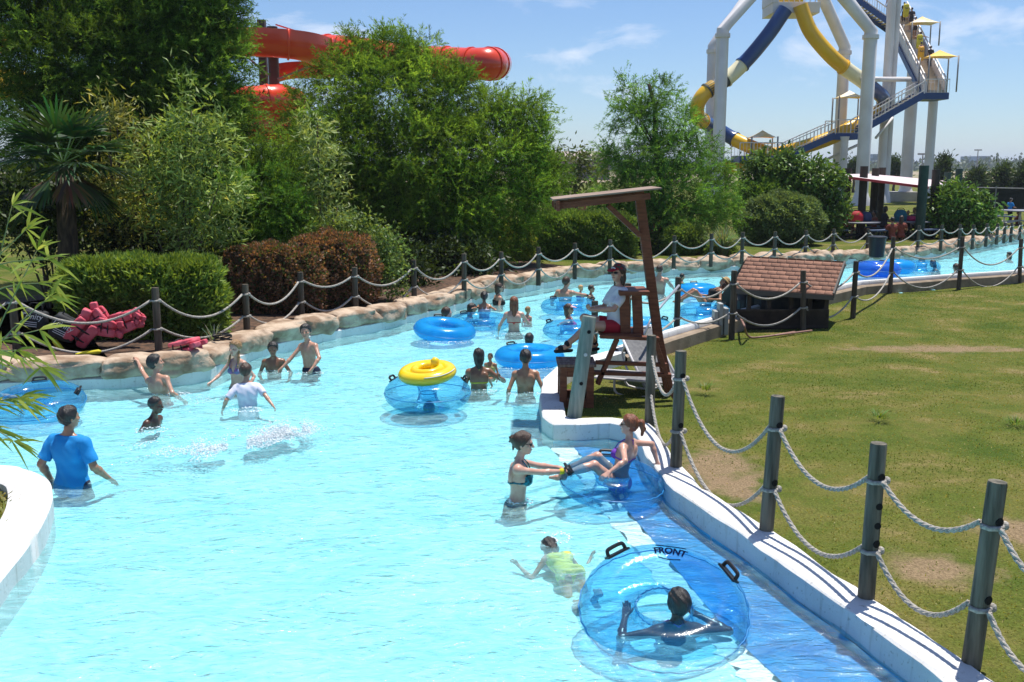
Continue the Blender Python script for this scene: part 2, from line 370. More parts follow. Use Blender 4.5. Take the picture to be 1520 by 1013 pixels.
# ================================================================ walls, rock edging, fences
from mathutils import noise as MN
def sweep(pts, prof, jitter=0.0, closed_ends=True):
    """profile: list of (offset, z); offset > 0 is left of travel"""
    rows = [offset(pts, o) for o, z in prof]; vs = []; fs = []; n = len(prof)
    for i in range(len(pts)):
        for k in range(n):
            j = jitter*(MN.noise((pts[i][0]*3, pts[i][1]*3, k*7.1)) if jitter else 0)
            vs.append((rows[k][i][0]+j, rows[k][i][1]+j*.5, prof[k][1]+j*.4))
    for i in range(len(pts)-1):
        for k in range(n-1): fs.append((i*n+k, (i+1)*n+k, (i+1)*n+k+1, i*n+k+1))
    return vs, fs
def densify(pts, step):
    out = []
    for a, b in zip(pts[:-1], pts[1:]):
        k = max(1, int(math.dist(a, b)/step))
        out += [(a[0]+(b[0]-a[0])*i/k, a[1]+(b[1]-a[1])*i/k) for i in range(k)]
    return out+[pts[-1]]
def wall_thing(label, pts, prof, m, name='pool_wall', jitter=.022, parent=None):
    vs, fs = sweep(densify(pts, .12), prof, jitter)
    mb = MB(); mb.v = vs; mb.f = fs
    return mb.build(name, m, parent, smooth=True, auto=30)
near = RIGHT_BANK[:16]; far = RIGHT_BANK[15:]
w = wall_thing('', near, [(0,-.75),(0,.19),(-.018,.205),(-.27,.205),(-.305,.19),(-.305,-.5)], WHITE_WALL)
tag(w, 'white painted pool wall with flat top along the near lawn and round the lifeguard chair', 'pool wall')
wall_thing('', near, [(.004,-.6),(.004,-.012)], mat('aqua_water_tint', (.10,.50,.72), (.16,.58,.78), 2, .6), 'water_tint_band', .0, w)  # white wall under water: water tint and lane reflection put into its colour
BROWN_WALL = mat('brown_concrete', (.20,.15,.10), (.31,.24,.17), 3, .9, .5, 25)
t = thing('retaining_wall', 'brown concrete wall with white edge holding the far channel above the lawn near the hut', 'retaining wall', (*near[-1],0))
wall_thing('', far, [(0,.13),(-.30,.13),(-.345,.10),(-.345,-.6)], BROWN_WALL, 'wall', .0, t)
wall_thing('', far, [(.0,-.75),(.004,.20),(-.02,.235),(-.16,.235),(-.18,.20),(-.18,.134)], WHITE_WALL, 'coping', .0, t)
fbw = [p for p in FB if p[0] < 45]
w = wall_thing('', fbw, [(0,-.75),(.0,.165),(.1,.2),(.5,.2),(.5,-.6)], WHITE_WALL, jitter=.03)
tag(w, 'pale painted pool wall below the row of tan rocks on the far bank', 'pool wall')
def rock_mesh(Lx, Ly, Lz, seed, round_):
    bm = bmesh.new(); bmesh.ops.create_icosphere(bm, subdivisions=4, radius=1)
    e = .55 if not round_ else .85
    for v in bm.verts:
        p = v.co; q = Vector([math.copysign(abs(c)**e, c) for c in p])
        n = .20*MN.noise(Vector((q.x*1.3+seed*3.1, q.y*1.3, q.z*1.3)))+.09*MN.noise(Vector((q.x*3.4+seed, q.y*3.4, q.z*3.4)))-.05*max(0,.25-abs(MN.noise(Vector((q.x*1.9+seed*2, q.y*1.9, q.z*1.9)))))*4*.5+.02*MN.noise(Vector((q.x*11, q.y*11+seed, q.z*11)))+.012*MN.noise(Vector((q.x*23, q.y*23+seed, q.z*23)))
        q = q*(1+n); v.co = Vector((q.x*Lx/2, q.y*Ly/2, q.z*Lz/2))
    return bm
rb = thing('rock_border', 'row of rounded tan concrete rocks edging the far bank of the pool', 'rock edging', (FB[0][0], FB[0][1], .2))
s = 0; acc = [0]
for a, b in zip(FB[:-1], FB[1:]): acc.append(acc[-1]+math.dist(a, b))
acc = np.array(acc); FBa = np.array(FB); k = 0; s = 3.5
while s < acc[-1]-22:
    ln = random.uniform(.75, 1.35) if s < 34 else random.uniform(.8, 1.3)
    c = s+ln/2; x = np.interp(c, acc, FBa[:,0]); y = np.interp(c, acc, FBa[:,1])
    x2 = np.interp(c+.3, acc, FBa[:,0]); y2 = np.interp(c+.3, acc, FBa[:,1]); an = math.atan2(y2-y, x2-x)
    rd = x > 4.5; h = random.uniform(.34,.44) if not rd else random.uniform(.42,.58)
    bm = rock_mesh(ln*1.08, .62 if not rd else .8, h, k, rd)
    cx, cy = x-math.sin(an)*.26, y+math.cos(an)*.26
    bm.transform(Matrix.Translation((cx,cy,.30+random.uniform(-.02,.03) if not rd else .27)) @ Matrix.Rotation(an+random.uniform(-.05,.05),4,'Z'))
    me = bpy.data.meshes.new('rock'); bm.to_mesh(me); bm.free(); me.polygons.foreach_set('use_smooth', np.ones(len(me.polygons), bool))
    link('rock', me, ROCK, rb); s += ln; k += 1
# ---------------------------------------------------------------- posts and ropes
def post_mb(base, top, r=.061, n=14):
    mb = MB(); base, top = Vector(base), Vector(top); d = (top-base)
    mb.tube([base-d*.12, base+d*.5, top-d*.012, top], [r*1.04, r, r*.985, r*.93], n); return mb
def twisted(pts, r=.0195, turns_per_m=11):
    pts = [Vector(p) for p in pts]; mb = MB(); L_ = 0; tot = sum((b-a).length for a, b in zip(pts[:-1], pts[1:]))
    fine = spline(pts, 6)
    for s_ in range(3):
        q = []; L_ = 0
        for i, p in enumerate(fine):
            d = (fine[min(i+1,len(fine)-1)]-fine[max(i-1,0)]).normalized()
            a = d.cross(Vector((0,0,1))).normalized(); b = a.cross(d)
            if i: L_ += (p-fine[i-1]).length
            th = L_*turns_per_m*2*PI*.5+s_*2*PI/3
            q.append(p+(a*math.cos(th)+b*math.sin(th))*r*.48)
        mb.tube(q, r*.58, 6)
    return mb
def knot(mb, p, r):
    p = Vector(p); r *= .88; q = p+Vector((r*1.12, -r*.35, .005))
    mb.tube([p+Vector((-r*1.1,-.01,0)), p+Vector((-r*.6,-r*.86,-.004)), p+Vector((r*.2,-r*1.08,0)), q], .017, 7)
    mb.lathe([(.010,-.030),(.027,-.017),(.030,.0),(.025,.02),(.01,.03)], q, 8)
def rope_fence(label, posts, levels, postmat, near_=False, sagf=.14, r=.02, skip=()):
    t = thing('rope_fence', label, 'rope fence', posts[0][0])
    for b, tp in posts:
        o = post_mb(b, tp).build('post', postmat, t, smooth=True, auto=40)
    for i in range(len(posts)-1):
        if i in skip: continue
        (b0, t0), (b1, t1) = posts[i], posts[i+1]
        b0, t0, b1, t1 = map(Vector, (b0, t0, b1, t1))
        for lv in levels:
            a = b0.lerp(t0, lv); c = b1.lerp(t1, lv); L_ = (c-a).length
            off = (c-a).normalized()*.085
            pts = catenary(a+off, c-off, L_*(sagf if not (len(posts) == 10 and i in (1,5)) else .07)*random.uniform(.75,1.2), 14)
            if near_:
                mb = twisted(pts)
            else:
                mb = MB(); mb.tube(pts, r, 7)
            knot(mb, a, .073)
            mb.build('rope', ROPE, t, smooth=True)
    return t
# far bank fence: (px, base py, top py)
fp = [(-95,540,436),(26,533,428),(236,523,427),(367,496,422),(448,474,404),(528,465,397),(615,449,386),(689,437,377),(744,427,374),(799,418,367),(853,409,361),(905,402,356),(1000,394,350),(1055,391,347),(1101,387,345),(1149,384,344),(1195,380,342),(1236,377,340),(1287,373,340),(1362,370,335),(1396,369,334),(1423,368,333),(1443,366,334),(1463,363,332),(1479,360,332),(1490,358,331),(1500,357,331),(1513,354,330),(1535,350,326)]
posts = []
for px, bp_, tp_ in fp:
    b = G(px, bp_, .36); tpz = W(px, tp_, b.y+.02)
    h = tpz.z-b.z; posts.append((b, Vector((b.x+.0, b.y, b.z+h))))
rope_fence('dark post and double rope fence along the far rock bank before the hedges', posts, (.80,.36), WOOD_DARK, sagf=.17, r=.021)
# near lawn fence
npx = [(1610,1110,790),(1441,990,715),(1285,893,658),(1137,792,588),(1003,697,521),(964,628,498)]
posts = []; leans = [.09,.07,.02,.05,.02,.0]
for (px, bp_, tp_), ln in zip(npx, leans):
    b = G(px, bp_, .17); tpw = W(px, tp_, b.y); posts.append((b, Vector((b.x+ln, b.y, tpw.z))))
nf = rope_fence('weathered grey post and rope fence standing beside the white pool wall on the near lawn', posts, (.77,.33), WOOD_GREY, True, .2)
HOLE = mat('hole_dark', (.008,.007,.006), None, rough=.95)  # near-black discs stand in for the shade inside bored holes
for b, tp in posts[1:5]:
    for lv, ang in ((.385,-1.15),(.80,-1.2)):
        c = b.lerp(tp, lv)+Vector((math.cos(ang)*.060, math.sin(ang)*.060, 0))
        mb = MB(); mb.tube([c-Vector((math.cos(ang),math.sin(ang),0))*.01, c+Vector((math.cos(ang),math.sin(ang),0))*.004], .03, 12); mb.build('hole_shade_disc', HOLE, nf)
b, tp = posts[2]
for lv in (.62,.50):
    c = b.lerp(tp, lv)+Vector((.02,-.058,0)); mb = MB(); mb.tube([c+Vector((0,.01,0)), c-Vector((0,.004,0))], .026, 12); mb.build('hole_shade_disc', HOLE, nf)
# fence from the chair round the hut to the far right
hp = [(882,520,447,.1),(930,528,421,.08),(1004,506,412,0),(1086,501,402,0),(1192,488,402,-.02),(1266,470,388,0),(1321,434,352,.0),(1423,428,352,0),(1513,419,355,-.06),(1600,412,345,0)]
posts = []
for px, bp_, tp_, z in hp:
    zz = -.10 if px > 950 else z; b = G(px, bp_, zz); tpw = W(px, tp_, b.y); posts.append((b, Vector((b.x+(-.06 if px in (1192,1513) else 0), b.y, tpw.z))))
rope_fence('dark post and rope fence on the lawn running past the shingled hut', posts, (.80,.36), WOOD_DARK, sagf=.16, r=.021)
# leaning bolted post in front of the lifeguard box
b = G(852,622,.15); tp = W(875,470,b.y+.1)
t = thing('leaning_post', 'pale grey leaning post with bolts in front of the lifeguard foot box', 'post', b)
post_mb(b, tp, .095, 16).build('post', mat('pale_post', (.16,.21,.18), (.30,.33,.28), 5, .85, .5, 30, stretch=(4,4,.35)), t, smooth=True, auto=40)
BOLT = mat('galvanised_bolt', (.6,.6,.6), None, rough=.3, metal=.9)
for lv in (.36,.64,.86):
    c = b.lerp(tp, lv)+Vector((.015,-.092,0)); mb = MB(); mb.tube([c+Vector((0,.02,0)), c-Vector((0,.012,0))], [.03,.022], 12); mb.build('bolt', BOLT if lv == .64 else HOLE, t)
# ---------------------------------------------------------------- planter in the lower left
pl = [xy(G(*p,.21)) for p in [(-420,690),(-200,688),(0,690),(40,696),(66,706),(77,722),(76,745),(60,783),(40,812),(0,862),(-60,935),(-140,1040)]]
pl = smooth2(pl, 6)
w = wall_thing('', pl, [(0,-.75),(0,.19),(-.02,.21),(-.36,.21),(-.40,.19),(-.40,.0)], WHITE_WALL, 'planter_wall', .008)
tag(w, 'curved white concrete planter wall in the pool with grass inside', 'planter wall')
inner = offset(pl, -.38)
tag(poly_grid('planter_soil', np.array(inner+[(-12,2)]), .2, lambda a,b: .12+0*a, LAWN), kind='structure')
# ================================================================ vegetation
def unit(v): return v/np.maximum(np.linalg.norm(v, axis=-1, keepdims=True), 1e-9)
def blades(C, D, Nn, Ln, Wd, col, curve=0.0):
    """diamond leaves: base C, direction D, side axis from Nn"""
    S = unit(np.cross(D, Nn)); n = len(C); Ln = np.asarray(Ln)[:,None]; Wd = np.asarray(Wd)[:,None]
    mid = C+D*Ln*.45+Nn*Ln*.06; tip = C+D*Ln-Nn*Ln*curve
    V = np.empty((n,4,3), np.float32); V[:,0] = C; V[:,1] = mid+S*Wd*.5; V[:,2] = tip; V[:,3] = mid-S*Wd*.5
    return V.reshape(-1,3), np.arange(n*4).reshape(n,4), np.repeat(np.minimum(col*1.55, .6), 4, 0)
def rand_dir(n): return unit(rng.normal(size=(n,3)))
def crown(lobes, per, blades_per, ln, wd, c1, c2, csize=.35, droop=.2, out=.6, spread=1.0, cv=.25, flat=.0, inner=.35, dead=None, jag=.0, twigs=0):
    """lobes: list of (center, (rx,ry,rz)); returns V,F,col"""
    C = []; D = []; K = []
    for c, r_ in lobes:
        vol = (r_[0]*r_[1]*r_[2])**(1/3); k = max(6, int(per*vol**2))
        u = rand_dir(k); rad = np.where(rng.random(k) < inner, rng.uniform(.25,.9,k), rng.uniform(.82,1.05+jag,k))
        u[:,2] = np.where(u[:,2] < -.75, -u[:,2], u[:,2])
        cc = np.array(c)+u*rad[:,None]*np.array(r_)
        cs = csize*rng.uniform(.7,1.3,k)
        tcol = rng.random(k)[:,None]; base = np.array(c1)*(1-tcol)+np.array(c2)*tcol
        base = base*(1+cv*rng.normal(size=(k,1))).clip(.45,1.8)
        if dead is not None:
            dm = rng.random(k) < dead[0]; base[dm] = np.array(dead[1])
        m = blades_per
        p = rng.normal(size=(k,m,3))*.5; p[:,:,2] *= (1-flat)
        pos = cc[:,None]+p*cs[:,None,None]
        d = unit(out*u[:,None]+spread*.55*rng.normal(size=(k,m,3))+np.array([0,0,-droop]))
        cl = np.repeat(base, m, 0)*(1+.12*rng.normal(size=(k*m,1))).clip(.6,1.5)
        if twigs:                                           # feathery sprays: flat rows of needles along short twigs
            td = unit(.75*u[:,None]+.62*rng.normal(size=(k,twigs,3))+np.array([0,0,.12])); ts = unit(np.cross(td, rng.normal(size=(k,twigs,3)))); to = cc[:,None]+rng.normal(size=(k,twigs,3))*cs[:,None,None]*.35
            ti = rng.integers(0, twigs, (k,m)); tt = rng.random((k,m)); ar = np.arange(k)[:,None]; tdm = td[ar,ti]; sg = np.where(rng.random((k,m)) < .5, -1., 1.)[...,None]
            pos = to[ar,ti]+tdm*(tt*cs[:,None]*1.5)[...,None]-np.array([0,0,1])*(tt**2*cs[:,None]*droop*1.6)[...,None]
            d = unit(tdm*.75+ts[ar,ti]*sg*(.85*(1-.5*tt))[...,None]+.22*rng.normal(size=(k,m,3))-np.array([0,0,droop*.6])); cl = cl*(.85+.4*tt.reshape(-1,1))
        C.append(pos.reshape(-1,3)); D.append(d.reshape(-1,3)); K.append(cl)
    C = np.concatenate(C); D = np.concatenate(D); K = np.concatenate(K); n = len(C)
    Nn = unit(np.cross(D, rand_dir(n)))
    return blades(C, D, Nn, ln*rng.uniform(.6,1.3,n), wd*rng.uniform(.7,1.3,n), K, .12)
LEAF = leafmat('leaves', .38, .5, .3); GLOSSLEAF = leafmat('glossy_leaves', .28, .45, .3); FEATHER = leafmat('feathery_leaves', .42, .7, .15)
BARK = mat('bark', (.05,.035,.025), (.12,.09,.065), 6, .95, .8, 20, stretch=(2,2,.4))
def lobes_of(L_, Y, zsq=.8):
    """(px,py,rx,ry,dY) in photo pixels at depth Y"""
    out = []
    for px, py, rx, ry, dy in L_:
        y = Y+dy; m = math.hypot(y, 1)/F
        c = W(px, py, y); out.append(((c.x, c.y, c.z), (rx*m, zsq*(rx+ry)/2*m, ry*m)))
    return out
def trunk_mb(base, top, r0, lobes, r1=None, limbs=8):
    mb = MB(); base, top = Vector(base), Vector(top); r1 = r1 or r0*.35
    n = 7; pts = [base.lerp(top, i/n)+Vector((random.uniform(-1,1),random.uniform(-1,1),0))*r0*.5*(0 if i == 0 else 1) for i in range(n+1)]
    mb.tube(pts, [r0*1.35]+[r0+(r1-r0)*i/n for i in range(1,n+1)], 9)
    sel = random.sample(lobes, min(limbs, len(lobes)))
    for c, r_ in sel:
        c = Vector(c); h = max(.12, min(.85, (c.z-base.z)/max(.1,(top.z-base.z))*.7)); a = base.lerp(top, h)
        mid = a.lerp(c, .5)+Vector((0,0,.12*(c-a).length)); lr = r0*.42*(1-.5*h)
        mb.tube(spline([a, mid, c], 4), [lr*(1-i/9*.75) for i in range(9)], 6)
    return mb
def tree(name, label, L_, Y, base, top, r0, zsq=.8, m=FEATHER, cat='tree', group=None, gz=.3, limbs=9, **kw):
    lob = lobes_of(L_, Y, zsq); b = W(base[0], base[1], Y); b.z = gz
    t = thing(name, label, cat, b, group=group); tp = W(top[0], top[1], Y)
    trunk_mb(b, tp, r0, lob, limbs=limbs).build('trunk', BARK, t, smooth=True)
    V, Fc, K = crown(lob, **kw); npmesh('crown', V, Fc, m, t, col=K)
    return t
CY1, CY2 = (.042,.094,.010), (.145,.235,.030)
CYP = dict(twigs=8, per=128, blades_per=240, ln=.10, wd=.0175, csize=.34, droop=.15, out=.6, cv=.3, jag=.12)
tree('cypress_tree', 'tall dark feathery tree filling the top left behind the palm',
  [(60,40,75,70,0),(150,10,90,80,1),(255,20,95,70,0),(300,30,48,75,0),(110,110,90,80,-1),(215,105,90,80,-.5),(295,110,68,66,-.5),(325,175,38,56,-.5),(280,190,80,70,-1),(180,190,95,70,0),(90,190,80,70,0),(350,245,42,50,-1),(400,285,55,50,-1.5),(350,320,60,55,-1),(300,290,80,70,0),(200,290,90,80,1),(90,290,90,80,1),(130,-70,110,70,0),(260,-60,100,70,0),(20,-20,70,80,1)],
  25, (210,400), (190,-60), .30, **{**CYP, 'c1':(.022,.055,.008), 'c2':(.10,.17,.024), 'inner':.4, 'cv':.4})
tree('cypress_tree', 'large bright green feathery tree in the centre in front of the red slide',
  [(603,78,13,24,0),(575,85,28,32,0),(530,95,26,34,0),(635,100,30,34,0),(500,125,30,32,.5),(575,150,75,50,-.5),(672,150,40,40,0),(725,170,36,30,0),(780,168,24,24,0),(790,205,26,26,0),(455,165,26,26,.3),(450,215,32,30,0),(510,230,75,60,-1),(620,240,90,60,-1),(720,235,70,55,-.5),(785,250,36,38,0),(455,275,38,45,0),(545,305,80,55,-1),(650,310,85,55,-1),(745,300,65,50,-.5),(805,280,28,38,0),(600,365,100,45,-1),(715,350,60,40,-1),(525,355,50,40,-1),(480,340,45,40,0)],
  31, (625,405), (608,85), .22, **{**CYP, 'c1':CY1, 'c2':CY2, 'ln':.11})
tree('cypress_tree', 'smaller upright feathery tree standing right of the hedge behind the lifeguard',
  [(925,155,15,28,0),(975,148,24,24,0),(950,188,38,32,0),(1010,190,20,30,0),(905,245,16,22,0),(960,240,50,34,-.3),(1025,240,34,32,0),(940,290,55,35,-.3),(1010,290,65,38,-.5),(1062,280,28,28,0),(1000,325,75,22,-.5),(1075,320,22,20,0),(925,325,40,20,0)],
  37, (990,372), (965,125), .17, **{**CYP, 'c1':(.05,.115,.02), 'c2':(.12,.23,.04), 'per':75, 'blades_per':220, 'ln':.125, 'wd':.02, 'csize':.36, 'inner':.4})
# light bamboo like shrubs
BAM = dict(per=92, blades_per=21, ln=.20, wd=.036, csize=.28, droop=.15, out=.5, cv=.25, inner=.35, jag=.12)
def shrub(name, label, L_, Y, base, m=LEAF, cat='shrub', group=None, gz=.35, stems=7, top=None, zsq=.8, **kw):
    lob = lobes_of(L_, Y, zsq); b = W(base[0], base[1], Y); b.z = gz
    t = thing(name, label, cat, b, group=group); mb = MB()
    for i in range(stems):
        c, r_ = random.choice(lob); c = Vector(c)+Vector((random.uniform(-.4,.4)*r_[0], random.uniform(-.3,.3)*r_[1], random.uniform(-.1,.7)*r_[2]))
        a = b+Vector((random.uniform(-.2,.2), random.uniform(-.15,.15), 0))
        mb.tube(spline([a, a.lerp(c,.55)+Vector((0,0,.1)), c], 3), [.028-.003*k for k in range(7)], 5)
    mb.build('stem', BARK, t, smooth=True)
    V, Fc, K = crown(lob, **kw); npmesh('foliage', V, Fc, m, t, col=K)
    return t
shrub('bamboo_shrub', 'tall light green willow leaved shrub rising between the palm and the centre tree', [(290,165,22,45,0),(270,215,45,45,0),(315,220,32,45,0),(235,240,40,40,0),(285,275,60,45,0),(330,285,38,40,0),(245,315,55,45,0),(305,335,55,45,0),(215,290,35,40,0)], 20.6, (275,400), c1=(.07,.12,.022), c2=(.22,.29,.08), **BAM)
shrub('bamboo_shrub', 'yellowish thin leaved shrub just right of the palm crown', [(160,165,20,30,0),(185,210,32,40,0),(165,265,30,50,0),(200,330,42,50,0),(165,345,40,45,0)], 21.5, (180,400), c1=(.10,.13,.03), c2=(.26,.25,.07), **BAM)
shrub('bamboo_shrub', 'slender pale sprays growing between the two big feathery trees', [(468,195,16,25,0),(475,230,22,32,0),(480,275,26,38,0),(495,320,26,35,0),(445,310,30,30,0)], 23.5, (480,400), c1=(.12,.17,.05), c2=(.22,.28,.10), **BAM)
shrub('broadleaf_shrub', 'loose pale green shrub growing just right of and behind the reddish round bush', [(490,345,35,30,0),(540,350,38,28,0),(570,375,28,30,0),(580,410,24,40,-.3),(530,395,45,40,0)], 22.6, (545,450), c1=(.06,.11,.025), c2=(.13,.18,.05), per=260, blades_per=18, ln=.10, wd=.045, csize=.22, cv=.25)
tree('feathery_shrub', 'dark green feathery shrub low behind the left end of the reddish hedge', [(385,300,55,45,0),(350,345,50,40,0),(420,330,40,45,0),(395,365,60,30,0),(330,310,30,40,0)], 22.8, (385,420), (385,300), .07, cat='shrub', **{**CYP, 'c1':(.04,.10,.015), 'c2':(.10,.2,.03), 'per':120, 'ln':.09, 'wd':.016, 'csize':.24})
# dark understorey shrubs behind the far fence
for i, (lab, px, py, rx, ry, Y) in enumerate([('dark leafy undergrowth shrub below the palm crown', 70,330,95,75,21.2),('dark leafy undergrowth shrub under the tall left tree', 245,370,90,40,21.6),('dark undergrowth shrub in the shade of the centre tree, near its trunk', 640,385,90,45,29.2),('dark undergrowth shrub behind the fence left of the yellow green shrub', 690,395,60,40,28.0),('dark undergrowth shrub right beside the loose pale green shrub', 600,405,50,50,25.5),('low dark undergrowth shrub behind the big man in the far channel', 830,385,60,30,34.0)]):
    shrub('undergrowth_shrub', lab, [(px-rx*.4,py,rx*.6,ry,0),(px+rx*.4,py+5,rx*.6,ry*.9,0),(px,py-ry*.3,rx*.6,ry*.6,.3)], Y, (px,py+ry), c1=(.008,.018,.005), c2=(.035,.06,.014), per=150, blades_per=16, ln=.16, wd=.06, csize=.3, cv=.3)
# ---------------------------------------------------------------- clipped hedges
def hedge(name, label, box, c1, c2, ln, wd, n, ang=0.0, round_=.3, cat='hedge', dead=None, m=LEAF, groups=1):
    """box: centre x,y, length, depth, z0, z1: leaves over a lumpy superellipsoid"""
    cx, cy, Lx, Ly, z0, z1 = box; t = thing(name, label, cat, (cx, cy, z0), group=None)
    u = rng.uniform(-1,1,(n*2,3)); ax = rng.integers(0,3,n*2)
    w = np.array([Ly*(z1-z0), Lx*(z1-z0), Lx*Ly*1.4]); ax = rng.choice(3, n*2, p=w/w.sum())
    sg = np.where(rng.random(n*2) < .5, -1., 1.); sg[(ax == 2)] = 1.
    u[np.arange(n*2), ax] = sg
    p = u.copy(); e = 1/round_ if round_ > 0 else 20
    nrm = (np.abs(p)**e).sum(1, keepdims=True)**(1/e); q = p/nrm
    q *= (1+.05*np.sin(p[:,:1]*7+p[:,1:2]*3+2)+.04*np.sin(p[:,2:]*9+p[:,:1]*13))
    q *= rng.uniform(.82,1.03,(n*2,1))
    half = np.array([Lx/2, Ly/2, (z1-z0)/2]); P_ = q*half
    ca, sa = math.cos(ang), math.sin(ang)
    def rot(a): return np.stack([a[:,0]*ca-a[:,1]*sa, a[:,0]*sa+a[:,1]*ca, a[:,2]], 1)
    nn = unit(q/half); P_ = rot(P_)+np.array([cx, cy, (z0+z1)/2]); nn = rot(nn)
    k = len(P_); D = unit(nn*.6+.6*rng.normal(size=(k,3))+np.array([0,0,.25])); tc = rng.random((k,1))
    cell = np.floor(P_*3.0); hsh = np.abs(np.sin(cell@np.array([12.9898,78.233,37.719]))*43758.5453) % 1
    K = (np.array(c1)*(1-tc)+np.array(c2)*tc)*(.7+.6*hsh[:,None])
    if dead is not None: dm = rng.random(k) < dead[0]; K[dm] = np.array(dead[1])*rng.uniform(.6,1.3,(dm.sum(),1))
    Nn = unit(np.cross(D, rand_dir(k)))
    V, Fc, K = blades(P_, D, Nn, ln*rng.uniform(.6,1.3,k), wd*rng.uniform(.7,1.3,k), K, .1)
    npmesh('foliage', V, Fc, m, t, col=K)
    mb = MB()                                             # woody core that the leaves grow from
    for i in range(14):
        a = Vector((cx+random.uniform(-.4,.4)*Lx*ca, cy+random.uniform(-.4,.4)*Lx*sa, z0)); mb.tube([a, a+Vector((random.uniform(-.2,.2),random.uniform(-.2,.2),(z1-z0)*.75))], [.03,.012], 5)
    mb.build('stem', BARK, t)
    return t
def hedge_px(name, label, px0, px1, pyt, Y, depth, z0, *a, **kw):
    c0 = W(px0, 400, Y); c1_ = W(px1, 400, Y); zt = W((px0+px1)/2, pyt, Y+depth*.4).z
    return hedge(name, label, ((c0.x+c1_.x)/2, Y+depth/2, c1_.x-c0.x, depth, z0, zt), *a, **kw)
hedge_px('clipped_hedge', 'bright green clipped hedge behind the life jackets at the far left', 66, 306, 390, 17.25, 1.6, .2, (.04,.085,.011), (.16,.23,.042), .15, .040, 30000, round_=.22)
hedge_px('clipped_hedge', 'reddish brown clipped hedge behind the rope fence left of the centre tree', 316, 470, 366, 20.2, 1.8, .2, (.07,.044,.028), (.24,.125,.075), .075, .04, 24000, round_=.3, dead=(.25,(.05,.08,.02)))
hedge_px('clipped_hedge', 'taller reddish brown round clipped bush joined to the right of the red hedge', 410, 553, 347, 21.0, 2.0, .2, (.07,.044,.028), (.25,.128,.075), .075, .04, 24000, round_=.4, dead=(.2,(.05,.08,.02)))
hedge_px('clipped_hedge', 'long green hedge behind the rope fence under the lifeguard roof', 772, 945, 318, 33.2, 2.2, .2, (.05,.10,.018), (.13,.20,.045), .13, .05, 34000, round_=.28)
hedge_px('round_bush', 'yellow green bush at the foot of the centre tree, left of the long hedge', 725, 792, 330, 32.0, 1.8, .2, (.09,.13,.02), (.20,.24,.05), .13, .05, 9000, round_=.5, cat='bush')
hedge_px('round_bush', 'big round grey green bush right of the ornamental grass', 1112, 1232, 288, 38.2, 3.0, .1, (.05,.09,.03), (.13,.19,.075), .14, .05, 26000, round_=.5, cat='bush')
hedge_px('round_bush', 'bright green bush rising behind the left side of the big round bush', 1098, 1180, 266, 41.0, 2.4, .1, (.06,.13,.02), (.12,.20,.035), .15, .05, 14000, round_=.5, cat='bush')
hedge_px('round_bush', 'low bright leafy bush below the upright feathery tree', 985, 1052, 335, 34.6, 1.4, .2, (.06,.12,.02), (.15,.22,.05), .13, .05, 8000, round_=.5, cat='bush')
hedge_px('round_bush', 'small low bush behind the fence below the ornamental grass', 1052, 1096, 364, 34.0, 1.0, .2, (.05,.10,.02), (.13,.19,.045), .11, .045, 5000, round_=.5, cat='bush')
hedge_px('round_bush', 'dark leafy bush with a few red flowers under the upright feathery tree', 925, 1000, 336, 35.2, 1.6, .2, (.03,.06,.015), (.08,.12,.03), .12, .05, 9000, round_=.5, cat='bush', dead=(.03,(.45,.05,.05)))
TROP = dict(per=110, blades_per=20, ln=.26, wd=.10, csize=.35, droop=.25, out=.5, cv=.3)
tree('broadleaf_tree', 'dark glossy leaved tree behind the round bush, below the stair', [(1150,250,42,22,0),(1195,265,45,28,0),(1125,270,30,25,0),(1230,290,24,32,0),(1215,325,30,30,0),(1165,290,50,25,0),(1240,330,15,30,0)], 42.5, (1200,370), (1180,260), .10, m=GLOSSLEAF, c1=(.03,.07,.012), c2=(.10,.17,.03), **TROP)
tree('broadleaf_tree', 'rounded glossy leaved tree right of the picnic shelter', [(1400,310,28,26,0),(1440,312,28,25,0),(1420,295,28,18,0),(1458,325,20,18,0),(1395,340,25,20,0),(1430,340,32,20,0)], 43.5, (1425,372), (1420,300), .09, m=GLOSSLEAF, c1=(.03,.07,.012), c2=(.10,.18,.03), **TROP)
tree('broadleaf_tree', 'small dark leaved tree growing in front of the left end of the hotel', [(850,245,28,22,0),(880,262,22,20,0),(860,275,34,18,0),(822,255,20,28,0)], 52, (855,300), (855,240), .1, gz=.2, m=LEAF, c1=(.03,.06,.015), c2=(.09,.12,.03), per=40, blades_per=16, ln=.3, wd=.1, csize=.5, cv=.3)
# ornamental grass clump
def grass_clump(name, label, base, n, h, sp, c1, c2, wd=.02, cat='ornamental grass'):
    t = thing(name, label, cat, base); V = []; Fq = []; K = []
    for i in range(n):
        a = random.uniform(0, 2*PI); rr = random.random()**.6; d = Vector((math.cos(a), math.sin(a), 0))
        hh = h*random.uniform(.6,1.1); s = sp*rr; b0 = Vector(base)+d*.12*random.random(); side = Vector((-d.y, d.x, 0))*wd/2; c = [c1[k]+(c2[k]-c1[k])*random.random() for k in range(3)]; st = len(V)
        for j in range(6):
            u_ = j/5; p = b0+d*s*u_**1.6+Vector((0,0,hh*(u_-.55*rr*u_**3))); w_ = (1-u_**2)
            V += [p+side*w_, p-side*w_]; K += [c, c]
        Fq += [(st+2*j, st+2*j+1, st+2*j+3, st+2*j+2) for j in range(5)]
    return npmesh('blades', [tuple(v) for v in V], Fq, LEAF, t, col=np.array(K))
grass_clump('grass_clump', 'arching grey green ornamental grass beside the big round bush', (G(1088,388,.36)+Vector((0,1.6,0))), 420, 1.25, 1.0, (.10,.16,.07), (.24,.30,.17), .035)
grass_clump('grass_clump', 'wispy arching grass at the right end of the bright green hedge', G(318,512,.36), 26, .5, .5, (.12,.15,.08), (.25,.27,.2), .012)
